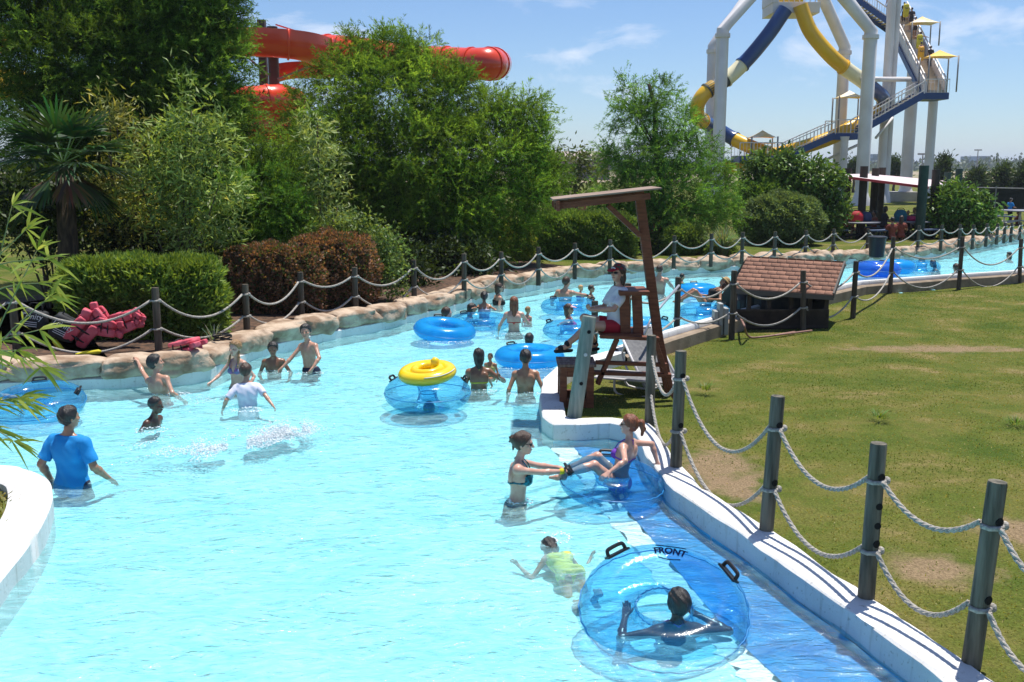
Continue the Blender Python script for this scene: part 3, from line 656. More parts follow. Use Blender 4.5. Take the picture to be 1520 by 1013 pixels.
grass_clump('grass_clump', 'taller light green weed tuft in the lawn behind the second near fence post', G(1048,578,.14), 70, .16, .22, (.10,.18,.03), (.2,.28,.06), .012)
grass_clump('grass_clump', 'taller light green weed tuft in the middle of the open lawn', G(1306,620,.17), 70, .13, .2, (.10,.18,.03), (.22,.30,.08), .010)
grass_clump('grass_clump', 'light green weed tuft in the lawn at the right edge', G(1508,628,.17), 60, .12, .2, (.10,.18,.03), (.22,.30,.08), .010)
# ---------------------------------------------------------------- fan palm
pb = W(95,420,19.6); pb.z = .35; hub = W(95,250,19.6)
t = thing('fan_palm', 'fan palm with shaggy trunk and stiff fan leaves at the far left', 'palm', pb)
mb = MB(); mb.tube([pb, pb.lerp(hub,.5)+Vector((.05,0,0)), hub], [.17,.19,.16], 10)
mb.build('trunk', mat('palm_fibre', (.03,.02,.012), (.09,.06,.035), 9, .95, 1, 25, stretch=(2,2,.5)), t, smooth=True)
def fan(mb_v, mb_f, K, base, d, length, span, nseg, c, up):
    d = d.normalized(); side = d.cross(up).normalized(); nrm = side.cross(d); stem = length*.42; o = base+d*stem
    for i in range(nseg):
        a = (i/(nseg-1)-.5)*span; dd = (d*math.cos(a)+side*math.sin(a)).normalized(); L_ = length*(.62-.14*abs(a)/span*2)*random.uniform(.92,1.05); st = len(mb_v); s2 = dd.cross(nrm).normalized()*.03; cc = [x*random.uniform(.7,1.4) for x in c]
        tipdrop = Vector((0,0,-.16*L_*random.uniform(.5,1.8)))
        for u_, wv in ((0,.25),(.45,1),(.8,.7),(1,.05)):
            p = o+dd*L_*u_+tipdrop*u_**2.5+nrm*.02*(1 if i % 2 else -1)*u_
            mb_v += [p+s2*wv, p-s2*wv]; K += [cc, cc]
        for j in range(3): mb_f.append((st+2*j, st+2*j+1, st+2*j+3, st+2*j+2))
    s3 = side*.014; st = len(mb_v); mb_v += [base+s3, base-s3, o-s3, o+s3]; K += [c]*4; mb_f.append((st,st+1,st+2,st+3))
V = []; Fq = []; K = []
for i in range(34):
    a = i*2.399; el = math.sin(i*1.7)*.55+.42 if i < 24 else -.55-.3*random.random()
    d = Vector((math.cos(a)*math.cos(el), math.sin(a)*math.cos(el), math.sin(el)))
    c = (.035,.085,.03) if i < 26 else ((.16,.10,.045) if i > 29 else (.05,.09,.03))
    fan(V, Fq, K, hub+Vector((0,0,.1)), d, random.uniform(1.35,1.7) if i < 26 else 1.25, 2.5 if i < 26 else 1.4, 22, c, Vector((0,0,1)) if abs(d.z) < .9 else Vector((1,0,0)))
npmesh('fronds', [tuple(v) for v in V], Fq, GLOSSLEAF, t, col=np.array(K))
# ---------------------------------------------------------------- foreground bamboo sprays at the left edge
bb = W(-60,620,5.2)
t = thing('bamboo', 'bamboo stems with long pointed leaves reaching in from the left edge', 'bamboo', (bb.x-.05, 5.2, .15))
mb = MB(); V = []; Fq = []; K = []
def bleaf(p, d, L_, c):
    d = d.normalized(); s = d.cross(Vector((random.uniform(-.6,.6),-1,random.uniform(-.2,.6)))).normalized(); st = len(V)
    for u_, wv in ((0,.1),(.25,1),(.6,.8),(1,.02)):
        q = p+d*L_*u_+Vector((0,0,-.25*L_*u_**2.2)); V.append(q+s*wv*.0066*L_/.13); V.append(q-s*wv*.0066*L_/.13); K.extend([c, c])
    for j in range(3): Fq.append((st+2*j, st+2*j+1, st+2*j+3, st+2*j+2))
for (x0,y0,x1,y1,yy) in [(-70,720,18,305,5.2),(-60,640,55,372,5.0),(-70,600,75,440,5.3),(-80,560,58,490,5.1),(-60,520,62,545,5.4),(-60,640,30,590,5.0),(-70,640,38,600,5.3),(-90,500,40,340,5.25),(-60,560,25,520,4.9),(-50,640,20,655,5.1),(-70,430,72,385,5.0),(-60,460,78,420,5.35)]:
    a = W(x0,y0,yy); b = W(x1,y1,yy); pts = spline([a, a.lerp(b,.5)+Vector((0,0,.05)), b], 5); mb.tube(pts, [.006-.0004*i for i in range(len(pts))], 5)
    for i in range(2, len(pts)):
        for k in range((1 if random.random() < .75 else 2) if i < len(pts)-1 else 6):
            d = (pts[i]-pts[i-1]).normalized(); dd = d*random.uniform(.2,1)+Vector((random.uniform(-.5,.9), random.uniform(-.6,.6), random.uniform(-.9,.5)))
            g = random.random(); bleaf(pts[i], dd, random.uniform(.10,.19), [(.17,.23,.03)[j]*(1-g)+(.42,.43,.09)[j]*g for j in range(3)])
mb.build('stem', mat('bamboo_stem', (.13,.16,.05), (.2,.22,.08), 8, .5), t, smooth=True)
npmesh('leaves', [tuple(v) for v in V], Fq, LEAF, t, col=np.array(K))
# ---------------------------------------------------------------- far trees: junipers and distant belt
JUN = dict(per=60, blades_per=26, ln=.5, wd=.12, csize=.6, droop=-.3, out=.5, cv=.25, inner=.4)
for lab, px, pyt, pyb, rx, Y in [('narrow pointed dark conifer behind the picnic shelter roof',1399,240,300,15,95),('dark round conifer right of the narrow pointed one',1448,258,300,30,98),('dark conifer near the right edge, left of the last one',1490,252,300,22,92),('dark conifer cut by the right edge of the view',1525,250,300,24,90),('small round dark tree between the white tower legs',1328,238,262,14,130),('bushy dark tree behind the left tower legs',1268,240,262,12,130)]:
    n = 5; L_ = [(px+random.uniform(-.15,.15)*rx, pyt+(pyb-pyt)*(k+.5)/n, rx*(.35+.65*(k+.5)/n), (pyb-pyt)/n*.9, 0) for k in range(n)]
    tree('conifer_tree', lab, L_, Y, (px,pyb), (px,pyt+4), .18, gz=0, m=LEAF, c1=(.018,.036,.014), c2=(.04,.07,.025), **JUN)
n = 5200; yy = rng.uniform(700,860,n); xx = rng.uniform(-900,900,n); zz = rng.random(n)**1.2*(4.5+2.2*np.sin(xx*.021)+1.2*np.sin(xx*.09))
C = np.stack([xx,yy,zz],1); D = rand_dir(n); D[:,2] = np.abs(D[:,2])
V, Fc, K = blades(np.repeat(C,6,0)+rng.normal(size=(n*6,3))*1.6, np.repeat(unit(D),6,0), rand_dir(n*6), np.full(n*6,3.0), np.full(n*6,2.2), np.repeat(np.array([.05,.075,.055])*rng.uniform(.6,1.4,(n,1)),6,0))
tag(npmesh('treeline', V, Fc, LEAF, col=K), 'low hazy belt of far trees along the horizon', 'trees', kind='stuff')
# ---------------------------------------------------------------- grass blades
def grass_field(name, label, poly, n, hmin, hmax, zf, near_pow=1.0, cols=None, wd=.006):
    poly = np.array(poly); lo, hi = poly.min(0), poly.max(0)
    x = rng.uniform(lo[0],hi[0],n*2); y = lo[1]+(hi[1]-lo[1])*rng.random(n*2)**near_pow; ok = inside(poly, x, y); x, y = x[ok][:n], y[ok][:n]; k = len(x)
    pn = np.array([MN.fractal(Vector((a*.5+3,b*.5,0)), .8, 2.0, 4) for a, b in zip(x, y)]); ok = rng.random(k) < np.clip(.85-1.2*pn, .12, 1)
    for (bx, by, rx, ry) in BARE: ok &= (np.hypot((x-bx)/rx, (y-by)/ry) > .8) | (rng.random(k) < .25)
    x, y, pn = x[ok], y[ok], pn[ok]; k = len(x)
    C = np.stack([x,y,zf(x,y)-.005],1); D = unit(np.stack([.95*rng.normal(size=k), .95*rng.normal(size=k), np.ones(k)],1))
    t = (rng.random(k)*.95+pn*.9).clip(0,1)[:,None]; c = np.array((.085,.13,.02))*(1-t)+np.array((.26,.22,.075))*t
    h = rng.uniform(hmin,hmax,k); V, Fc, K = blades(C, D, unit(np.cross(D, rand_dir(k))), h, wd*(1+y/12), c*rng.uniform(.75,1.25,(k,1)), .3)
    return tag(npmesh(name, V, Fc, LEAF, col=K), label, 'grass', kind='stuff')
lp = offset(RIGHT_BANK, -.31)
grass_field('grass', 'short mown patchy green and brown grass on the near lawn', lp[1:24]+[(17,30),(17,16),(9,9),(4.6,5)], 260000, .012, .032, lawn_h, 1.5)
grass_field('planter_grass', 'rough green grass growing inside the white planter', offset(pl,-.40)[4:]+[(-7,6),(-7,9.6)], 9000, .06, .17, lambda x,y: .12+0*x, 1.0, wd=.012)
# ================================================================ structures
def plain(name, c, rough=.5, **kw): return mat(name, c, tuple(x*.86 for x in c), 3.0, rough, **kw)
RED = mat('red_fibreglass', (.80,.075,.022), (.68,.05,.018), .7, .28, coat=.4)
YEL = mat('yellow_fibreglass', (.80,.47,.015), (.70,.40,.012), .5, .3, coat=.3)
BLU = mat('blue_fibreglass', (.010,.045,.17), (.014,.06,.22), .5, .3, coat=.3)
CREAM = mat('cream_fibreglass', (.80,.74,.50), (.72,.66,.44), .5, .4)
BLUST = mat('blue_steel', (.010,.045,.16), (.014,.055,.19), .5, .4)
STEP = mat('beige_steps', (.55,.47,.36), (.48,.40,.30), 1, .7)
GREYST = mat('grey_steel', (.30,.30,.31), (.2,.2,.2), 2, .5, metal=.3)
def tubepts(pl, n=6): return spline([W(*p) for p in pl], n)
def flanges(pts, idx, r, parent, m, w=.07):
    for i in idx:
        i = min(max(i,1), len(pts)-2); d = (pts[i+1]-pts[i-1]).normalized(); mb = MB()
        mb.tube([pts[i]-d*w, pts[i]+d*w], [r, r], 20); mb.build('flange', m, parent, smooth=True, auto=40)
# ---- white slide tower (about 90 m away)
YT = 90.0
b0 = W(1245,300,YT); b0.z = 0
tw = thing('slide_tower', 'white steel water slide tower with blue stairs and tall bent legs', 'slide tower', b0)
def leg(pl, w, Y, foot=True, name='leg'):
    r = w/2*Y/F; pts = [W(px,py,Y+dy) for px, py, dy in pl]; base = pts[0].copy(); base.z = 0
    a = pts[0]; base.x = a.x; mb = MB()
    mb.tube([base]+pts, [r]*(len(pts)+1), 16)
    if foot: mb.lathe([(r*1.7,0),(r*1.7,.12),(r*1.15,.9),(r,1.2)], base, 16)
    mb2 = MB(); d = Vector((0,0,1)); p = pts[0]; mb2.lathe([(r*1.22,-.16),(r*1.22,.16)], p-Vector((0,0,.5)), 16)
    o = mb.build(name, STEEL_WHITE, tw, smooth=True, auto=40)
    mb2.build('flange', STEEL_WHITE, o, smooth=True, auto=40)
leg([(1073,44,0),(1118,-8,2),(1165,-70,4)], 18, 86); leg([(1058,68,0),(1075,44,.5),(1120,-20,4),(1160,-75,6)], 14.5, 93)
leg([(1254,70,0),(1222,-2,-1),(1195,-70,-3)], 16.5, 93); leg([(1293,46,0),(1252,-5,0),(1200,-70,0)], 19, 86)
for px, py, w_, Y in [(1326,-30,12,92),(1335,-30,9,92.5),(1359,60,17,97),(1386,143,13,94),(1254,203,11,88)]:
    r = w_/2*Y/F; a = W(px,py,Y); bx = W(px-(300-py)*.062, 300, Y); mb = MB(); base = Vector((a.x, Y, 0))
    mb.tube([base, a-Vector((0,0,.9)), a-Vector((0,0,.4)), a], [r, r, r*1.0, r*1.25], 16); mb.lathe([(r*1.7,0),(r*1.7,.12),(r*1.2,1.0),(r,1.3)], base, 16)
    mb.build('leg', STEEL_WHITE, tw, smooth=True, auto=40)
mb = MB(); c = W(1335,306,97); mb.box((c.x, 97, .5), (2.6,2.6,1.0)); mb.build('footing', mat('concrete', (.42,.40,.37), (.33,.31,.28), 1.5, .9), tw, bevel=.05)
mb = MB(); mb.tube([W(1280,118,88), W(1350,118,92)], .22, 10); mb.tube([W(1225,238,90), W(1285,210,90)], .12, 8); mb.tube([W(1300,205,90), W(1325,175,92)], .12, 8); mb.build('brace', STEEL_WHITE, tw, smooth=True)
# booth
cb = W(1174,4,90); mb = MB(); wdt = 66*90/F
mb.box((cb.x, 90, W(1174,16,90).z), (wdt, 3.6, .9)); mb.box((cb.x-wdt/2+.2, 90, cb.z+1.3), (.5, 3.7, 3.2)); mb.build('booth', STEEL_WHITE, tw, bevel=.03)
mb = MB()
for k in range(9): x = cb.x-wdt/2+.5+k*wdt/9; mb.bar((x, 88.3, cb.z-.6), (x, 88.3, cb.z+1.4), .07, .07)
mb.bar((cb.x-wdt/2, 88.3, cb.z+.9), (cb.x+wdt/2, 88.3, cb.z+.9), .1, .1); mb.build('railing', STEEL_WHITE, tw)
mb = MB(); mb.box((cb.x-.3, 90.4, cb.z+.7), (wdt*.7, .6, 2.0)); mb.build('slide_entry', YEL, tw)
def stair(a, b, wy, name='stair_flight', steps=14, rail=1.15, stringer=.55, m=BLUST):
    """a, b world points (near edge); wy = depth of the flight"""
    a, b = Vector(a), Vector(b); o = Vector((0,wy,0)); mb = MB(); d = b-a
    for off in (Vector((0,0,0)), o): mb.bar(a+off, b+off, .1, stringer, up=(0,1,0) if False else (0,0,1))
    st = mb.build(name, m, tw)
    ms = MB()
    for k in range(steps):
        p = a+d*((k+.5)/steps)+o*.5; ms.box(p+Vector((0,0,.15)), (max(.28, abs(d.x)/steps*.98) if abs(d.x) > abs(d.y) else wy, wy if abs(d.x) > abs(d.y) else .28, .06))
    ms.build('step', STEP, st)
    for off in (Vector((0,0,0)), o):
        mr = MB(); up = Vector((0,0,rail)); mr.bar(a+off+up, b+off+up, .08, .08); mr.bar(a+off+up*.35, b+off+up*.35, .05, .05)
        n = max(3, int(d.length/.32))
        for k in range(n+1): p = a+off+d*(k/n); mr.bar(p+Vector((0,0,.1)), p+up, .03 if k % 4 else .07, .03 if k % 4 else .07)
        mr.build('railing', STEEL_WHITE, st)
def deck(px0, px1, py, Y, dep, rails=True, th=.55):
    a = W(px0,py,Y); b = W(px1,py,Y); mb = MB(); c = (a+b)/2; mb.box((c.x, Y+dep/2, a.z-th/2), (b.x-a.x, dep, th)); dk = mb.build('platform', BLUST, tw)
    mb = MB(); mb.box((c.x, Y+dep/2, a.z+.02), (b.x-a.x-.1, dep-.1, .05)); mb.build('deck', STEP, dk)
    if rails:
        L_ = b.x-a.x
        for yy in (Y+.04, Y+dep-.04):
            mr = MB()
            mr.bar((a.x,yy,a.z+1.15),(b.x,yy,a.z+1.15),.08,.08)
            n = max(3,int(L_/.3))
            for k in range(n+1): x = a.x+L_*k/n; mr.bar((x,yy,a.z),(x,yy,a.z+1.15),.03 if k%4 else .07,.03 if k%4 else .07)
            mr.build('railing', STEEL_WHITE, dk)
    return a, b
deck(1098,1165,232,88,3.5); deck(1240,1274,198,88,3.0); deck(1370,1409,138,89,3.2)
stair(W(1165,234,88), W(1240,201,88), 2.2); stair(W(1274,197,88), W(1372,141,88.5), 2.2)
# upper flight climbs away, seen from below: white side panels and beige treads
A0 = W(1373,136,91); A1 = W(1317,22,103); B0 = W(1402,136,91); B1 = W(1345,22,103)
st = MB(); d = A1-A0
for k in range(30):
    p = A0.lerp(A1,(k+.5)/30); q = B0.lerp(B1,(k+.5)/30); hz = (A1.z-A0.z)/30
    st.add([p, q, q+Vector((0,0,-hz)), p+Vector((0,0,-hz)), p+Vector((0,.42,0)), q+Vector((0,.42,0))], [(0,1,2,3),(0,4,5,1)])
uf = st.build('stair_flight', STEP, tw)
for P0, P1 in ((A0,A1),(B0,B1)):
    mb = MB(); up = Vector((0,0,1.25)); mb.add([P0+Vector((0,0,-.45)), P1+Vector((0,0,-.45)), P1+up*.62, P0+up*.62, P0+Vector((.12,0,-.45)), P1+Vector((.12,0,-.45)), P1+up*.62+Vector((.12,0,0)), P0+up*.62+Vector((.12,0,0))], [(0,1,2,3),(7,6,5,4),(3,2,6,7),(0,4,5,1),(1,5,6,2),(0,3,7,4)])
    mb.build('side_panel', STEEL_WHITE, uf); mb = MB(); mb.bar(P0+up, P1+up, .1, .1)
    for k in range(13): p = P0.lerp(P1,k/12); mb.bar(p, p+up, .06, .06)
    mb.build('railing', STEEL_WHITE, uf)
mb = MB(); mb.bar(A0+Vector((-.15,0,-.6)), A1+Vector((-.15,0,-.6)), .12, .5); mb.build('stringer', BLUST, uf)
stair(W(1329,40,100), W(1262,-8,98), 2.2)
for px, pb, py, wpx, Y in [(1132,232,196,38,88.2),(1261,198,137,38,88.2),(1369,70,27,40,96),(1395,138,77,42,89.2)]:
    c = W(px,py,Y+1.5); hw = wpx/2*Y/F; zb = W(px,pb,Y+1.5).z; ze = W(px,py+9,Y+1.5).z; mb = MB(); y0, y1 = Y+1.5-hw*.8, Y+1.5+hw*.8
    cn = [(c.x-hw,y0,ze),(c.x+hw,y0,ze),(c.x+hw,y1,ze),(c.x-hw,y1,ze)]; vs = []
    for a_ in range(4):                                    # sagging fabric: four triangles with curved edges
        p, q = Vector(cn[a_]), Vector(cn[(a_+1)%4]); top = Vector((c.x,Y+1.5,c.z+.15)); g = []
        for i in range(7):
            for j in range(7):
                u_ = i/6; e = p.lerp(q, j/6); e.z += .05*4*(j/6)*(1-j/6); r_ = e.lerp(top,u_); r_.z -= .12*u_*(1-u_)*1.6; g.append(r_)
        mb.add(g, [(i*7+j,i*7+j+1,i*7+j+8,i*7+j+7) for i in range(6) for j in range(6)])
    cp = mb.build('canopy', mat('yellow_canopy_fabric', (.80,.50,.10), (.86,.78,.62), .35, .7, lo=.45, hi=.6), tw, smooth=True)
    for x,y,z in cn: mb = MB(); mb.tube([(x,y,zb),(x,y,ze+.1)], .07, 8); mb.build('canopy_post', GREYST, cp, smooth=True)
# tube slides of the tower
def tubeslide(name, label, pl, r, segs, n=8, fl=True):
    pts = tubepts(pl, n); c = pts[-1].copy(); c.z = 0; t = thing(name, label, 'slide', c); N_ = len(pts)-1
    for f0, f1, m in segs:
        i0, i1 = int(f0*N_), int(f1*N_); mb = MB(); mb.tube(pts[i0:i1+1], r, 20); mb.build('tube_section', m, t, smooth=True, auto=50)
        flanges(pts, [i1], r*1.12, t, m)
    return t, pts
tubeslide('tube_slide', 'blue, cream and yellow tube slide curving down the left side of the tower', [(1166,14,88,),(1158,26,88),(1140,52,88),(1110,88,88),(1078,118,87.5),(1050,135,87),(1037,152,87),(1035,168,88),(1043,180,90),(1062,190,92),(1083,203,92),(1105,214,91),(1135,226,90),(1170,236,90)], 10.5*88/F, [(0,.25,BLU),(.25,.31,CREAM),(.31,.385,mat('dark_collar',(.05,.06,.06),None)),(.36,.62,YEL),(.62,.80,BLU),(.80,1,YEL)])
ts, pts = tubeslide('tube_slide', 'yellow, cream and blue tube slide curving down the right side of the tower', [(1188,8,88),(1193,24,88),(1205,50,88),(1232,82,88),(1255,102,88.5),(1280,120,89),(1298,134,90),(1311,146,92),(1311,158,93),(1296,172,92),(1270,186,91),(1235,204,90),(1195,218,90),(1150,230,91),(1110,242,92),(1075,250,92)], 10.5*88/F, [(0,.26,YEL),(.26,.36,CREAM),(.36,.50,BLU),(.50,1,YEL)])
# ---- red slide far left
YR = 46.0
t = thing('tube_slide', 'big glossy red water slide rising behind the trees on the left', 'slide', (W(450,300,YR).x, YR, 0))
rpts = tubepts([(640,92,47),(690,95,46),(722,95,45.5),(733,95,46.5),(738,95,49)], 8); mb = MB(); mb.tube(rpts, 22.5*YR/F, 24); mb.build('tube_section', RED, t, smooth=True, auto=50)
flanges(rpts, [4,10,18,24], 24.0*YR/F, t, RED, .06)
p2 = tubepts([(480,72,48),(510,74,47.5),(560,80,47.2),(600,87,47),(640,92,47)], 6); mb = MB(); mb.tube(p2, 20*YR/F, 24); mb.build('tube_section', RED, t, smooth=True, auto=50); flanges(p2, [2,8,14], 21.5*YR/F, t, RED, .05)
def flume(pl, r, wall, n=8, name='flume'):
    pts = tubepts(pl, n); mb = MB(); k = 13; vs = []; fs = []
    for i, p in enumerate(pts):
        d = (pts[min(i+1,len(pts)-1)]-pts[max(i-1,0)]); d.z = 0; d.normalize(); s = Vector((-d.y,d.x,0))
        for ins in (1.0,.93):
            ring = [p+s*(-r*ins)+Vector((0,0,wall))]+[p+s*(-r*ins*math.cos(PI*j/(k-1)))+Vector((0,0,-r*ins*math.sin(PI*j/(k-1)))) for j in range(k)]+[p+s*(r*ins)+Vector((0,0,wall))]
            vs += ring
    m_ = k+2; w_ = 2*m_
    for i in range(len(pts)-1):
        for j in range(m_-1):
            a = i*w_+j; fs.append((a,a+1,a+1+w_,a+w_)); a += m_; fs.append((a+1,a,a+w_,a+1+w_))
        for j in (0,m_-1): a = i*w_+j; fs.append((a,a+m_,a+m_+w_,a+w_))
    mb.add(vs, fs); return mb.build(name, RED, t, smooth=True, auto=45), pts
fo, fp_ = flume([(250,60,44),(330,58,43.5),(400,60,43.5),(450,66,44),(488,80,46),(500,90,48.5),(470,96,50)], .70, .42)
for k in (12, 20, 28, 34):
    p = fp_[k]; mb = MB(); d = (fp_[k+1]-fp_[k-1]); d.z = 0; d.normalize(); s = Vector((-d.y,d.x,0))
    mb.tube([p+s*(-.73)+Vector((0,0,.43))]+[p+s*(-.73*math.cos(PI*j/10))+Vector((0,0,-.73*math.sin(PI*j/10))) for j in range(11)]+[p+s*.73+Vector((0,0,.43))], .045, 6); mb.build('flange', RED, t, smooth=True)
mb = MB(); mb.bar(fp_[22]+Vector((-.6,-.9,.62)), fp_[33]+Vector((0,-.8,.5)), .05, .05); mb.build('handrail', RED, t)
flume([(405,108,48),(435,101,48),(480,100,49.5)], .5, .25)
p3_ = tubepts([(330,152,45),(380,150,45),(412,148,45.5),(435,152,47)], 6); mb = MB(); mb.tube(p3_, 21*YR/F, 20); mb.build('tube_section', RED, t, smooth=True, auto=50); flanges(p3_, [9,13], 22.5*YR/F, t, RED, .05)
p3_ = tubepts([(330,195,45),(390,190,45),(440,195,46)], 6); mb = MB(); mb.tube(p3_, 21*YR/F, 20); mb.build('tube_section', RED, t, smooth=True, auto=50)
BROWNST = mat('brown_steel', (.055,.04,.038), (.08,.06,.055), 2, .6)
mb = MB(); a = W(403,80,YR); mb.tube([(a.x,YR+.3,0),(a.x,YR+.3,a.z+1.2)], .24, 14); a = W(388,30,47); mb.box((a.x,47,a.z/2), (.34,.34,a.z)); mb.build('support_post', BROWNST, t, smooth=True, auto=40)
for p, q in (((362,80),(398,112)),((412,118),(470,95)),((380,84),(430,84)),((680,118),(728,116)),((650,150),(710,117))): mb = MB(); mb.bar(W(*p,YR), W(*q,YR), .09, .09); mb.build('support_arm', GREYST, t)
for lab, pl in [('short piece of yellow tube slide showing at the upper left edge', [(-60,45,40),(-10,52,40),(8,60,41)]), ('lower piece of yellow tube slide half hidden by leaves, left edge', [(-60,135,38),(-15,132,38),(25,122,39),(40,135,41)])]:
    pts = tubepts(pl, 6); t2 = thing('tube_slide', lab, 'slide', (pts[0].x, pts[0].y, 0)); mb = MB(); mb.tube(pts, .5, 18); mb.build('tube_section', YEL, t2, smooth=True, auto=50); flanges(pts, [5,10], .56, t2, YEL)
    mb = MB(); mb.tube([(pts[4].x,pts[4].y,0), pts[4]], .12, 8); mb.build('support_post', GREYST, t2, smooth=True)
# ---- lifeguard chair
LY = 13.95
a0 = G(930,600,.1); t = thing('lifeguard_chair', 'tall reddish brown timber lifeguard chair with a flat roof beside the water', 'lifeguard chair', (W(930,500,LY).x, LY, .1))
def beam(p, q, w, h, Y0, Y1=None, name='beam', par=None, m=WOOD_RED):
    mb = MB(); mb.bar(W(p[0],p[1],Y0), W(q[0],q[1],Y0 if Y1 is None else Y1), w, h, up=(0,1,0)); return mb.build(name, m, par or t, bevel=.006)
beam((948,284),(977,502), .13, .13, LY, name='mast'); beam((977,502),(994,585), .13, .12, LY, name='leg')
rf = MB(); a = W(823,300,LY); b = W(970,284,LY); mid = (a+b)/2; rot = Matrix.Rotation(-math.atan2(b.z-a.z, b.x-a.x), 3, 'Y')
rf.box(mid+Vector((0,0,.045)), ((b-a).length*1.06, 1.0, .022), rot); roof = rf.build('roof', mat('roof_ply', (.22,.15,.11), (.30,.22,.17), 3, .8), t, bevel=.004)
for dy, hh in ((-.42,.085),(.42,.085),(0,.08)):
    mb = MB(); mb.box(mid+Vector((-.06,dy,-.05)), ((b-a).length*(.94 if dy else .9), .05, hh), rot); mb.build('rafter', WOOD_RED, roof, bevel=.004)
mb = MB(); mb.box(a+Vector((.03,0,-.04)), (.05,1.05,.13), rot); mb.build('rafter', WOOD_RED, roof, bevel=.004)
beam((902,305),(950,350), .07, .12, LY-.08, name='brace')
for k, (px, py0, py1) in enumerate([(926,436,500),(945,436,503)]):
    for dy in (-.2,.22):
        mb = MB(); mb.bar(W(px,py0,LY+dy), W(px+3,py1,LY+dy), .14, .045, up=(0,1,0)); mb.build('back_slat', WOOD_RED, t, bevel=.005)
mb = MB(); c = W(938,432,LY); mb.box((c.x,LY,c.z), (.42,.62,.06)); mb.build('back_rail', WOOD_RED, t, bevel=.005)
mb = MB(); c = W(912,491,LY); mb.box((c.x+.06,LY,c.z-.02), (.58,.70,.045)); mb.build('seat', WOOD_RED, t, bevel=.006)
for Y in (LY-.33, LY+.33):
    beam((890,499),(978,503), .05, .14, Y, name='seat_beam'); beam((916,503),(887,570), .06, .13, Y, name='leg'); beam((972,505),(1000,590) if Y < LY else (992,585), .06, .12, Y, name='leg')
    beam((878,553),(996,557), .05, .13, Y, name='lower_beam'); beam((884,538),(990,542), .05, .09, Y, name='lower_beam')
fb = MB(); bx0 = W(831,560,13.35); bx1 = W(882,560,13.35); zt = W(855,546,13.35).z; wd_ = bx1.x-bx0.x; cx = (bx0.x+bx1.x)/2; z0 = .08
for sx in (-1,1):
    for sy in (13.40,13.92): fb.box((cx+sx*(wd_/2-.05), sy, (zt+z0)/2), (.10,.09,zt-z0))
for sy in (13.385,13.935):
    for zz in (zt-.07, z0+.1): fb.box((cx, sy, zz), (wd_-.2,.045,.13))
for sx in (-1,1):
    for zz in (zt-.07, z0+.1, (zt+z0)/2+.02): fb.box((cx+sx*(wd_/2-.035), 13.66, zz), (.045,.43,.12))
ft = fb.build('foot_box', WOOD_RED, t, bevel=.006)
mb = MB()
for k in range(4): mb.box((cx, 13.38+.15*k+.05, zt+.02), (wd_+.06,.135,.04))
mb.build('foot_board', mat('worn_board', (.10,.05,.035), (.24,.16,.13), 5, .7, .3, 30, stretch=(6,1,1)), ft, bevel=.005)
# folded loungers and pole behind the chair
def lounger(label, c, rot, w_=.62, L_=1.5):
    t = thing('lounge_chair', label, 'lounge chair', c); mb = MB(); Rm = rot
    P_ = lambda x,y,z: Vector(c)+Rm@Vector((x,y,z))
    for s_ in (-1,1): mb.tube([P_(s_*w_/2,-L_/2,0), P_(s_*w_/2,L_/2,0)], .02, 8)
    for y in (-L_/2,L_/2): mb.tube([P_(-w_/2,y,0), P_(w_/2,y,0)], .02, 8)
    mb.build('frame', STEEL_WHITE, t, smooth=True); mb = MB()
    g = [P_((i/6-.5)*w_, (j/12-.5)*L_, -.05*math.sin(PI*i/6)*math.sin(PI*j/12)) for j in range(13) for i in range(7)]
    mb.add(g, [(j*7+i,j*7+i+1,j*7+i+8,j*7+i+7) for j in range(12) for i in range(6)]); mb.build('sling', mat('grey_sling', (.13,.13,.135), (.19,.19,.19), 20, .8), t, smooth=True)
    for s_ in (-1,1):
        mb = MB(); mb.tube(spline([P_(s_*w_/2,-.3,0), P_(s_*w_/2,-.25,-.22), P_(s_*w_/2,.2,-.22), P_(s_*w_/2,.25,0)],4), .018, 8); mb.build('leg', STEEL_WHITE, t, smooth=True)
    return t
lounger('grey sling lounge chair leaning on its end behind the lifeguard chair', W(962,528,15.3), Matrix.Rotation(R(20),3,'Z') @ Matrix.Rotation(R(38),3,'X'), .6, 1.2)
lounger('grey sling lounge chair lying flat behind the lower beams of the lifeguard chair', G(952,572,.30)+Vector((0,.6,0)), Matrix.Rotation(R(68),3,'Z'), .6, 1.1)
mb = MB(); mb.tube([W(1008,424,16.5), W(968,470,15.6), W(955,500,15.3)], .02, 8); tag(mb.build('rescue_pole', mat('aluminium', (.55,.55,.56), None, rough=.35, metal=.7), smooth=True), 'thin silver pole standing at a slant between the lifeguard chair and the fence', 'pole')
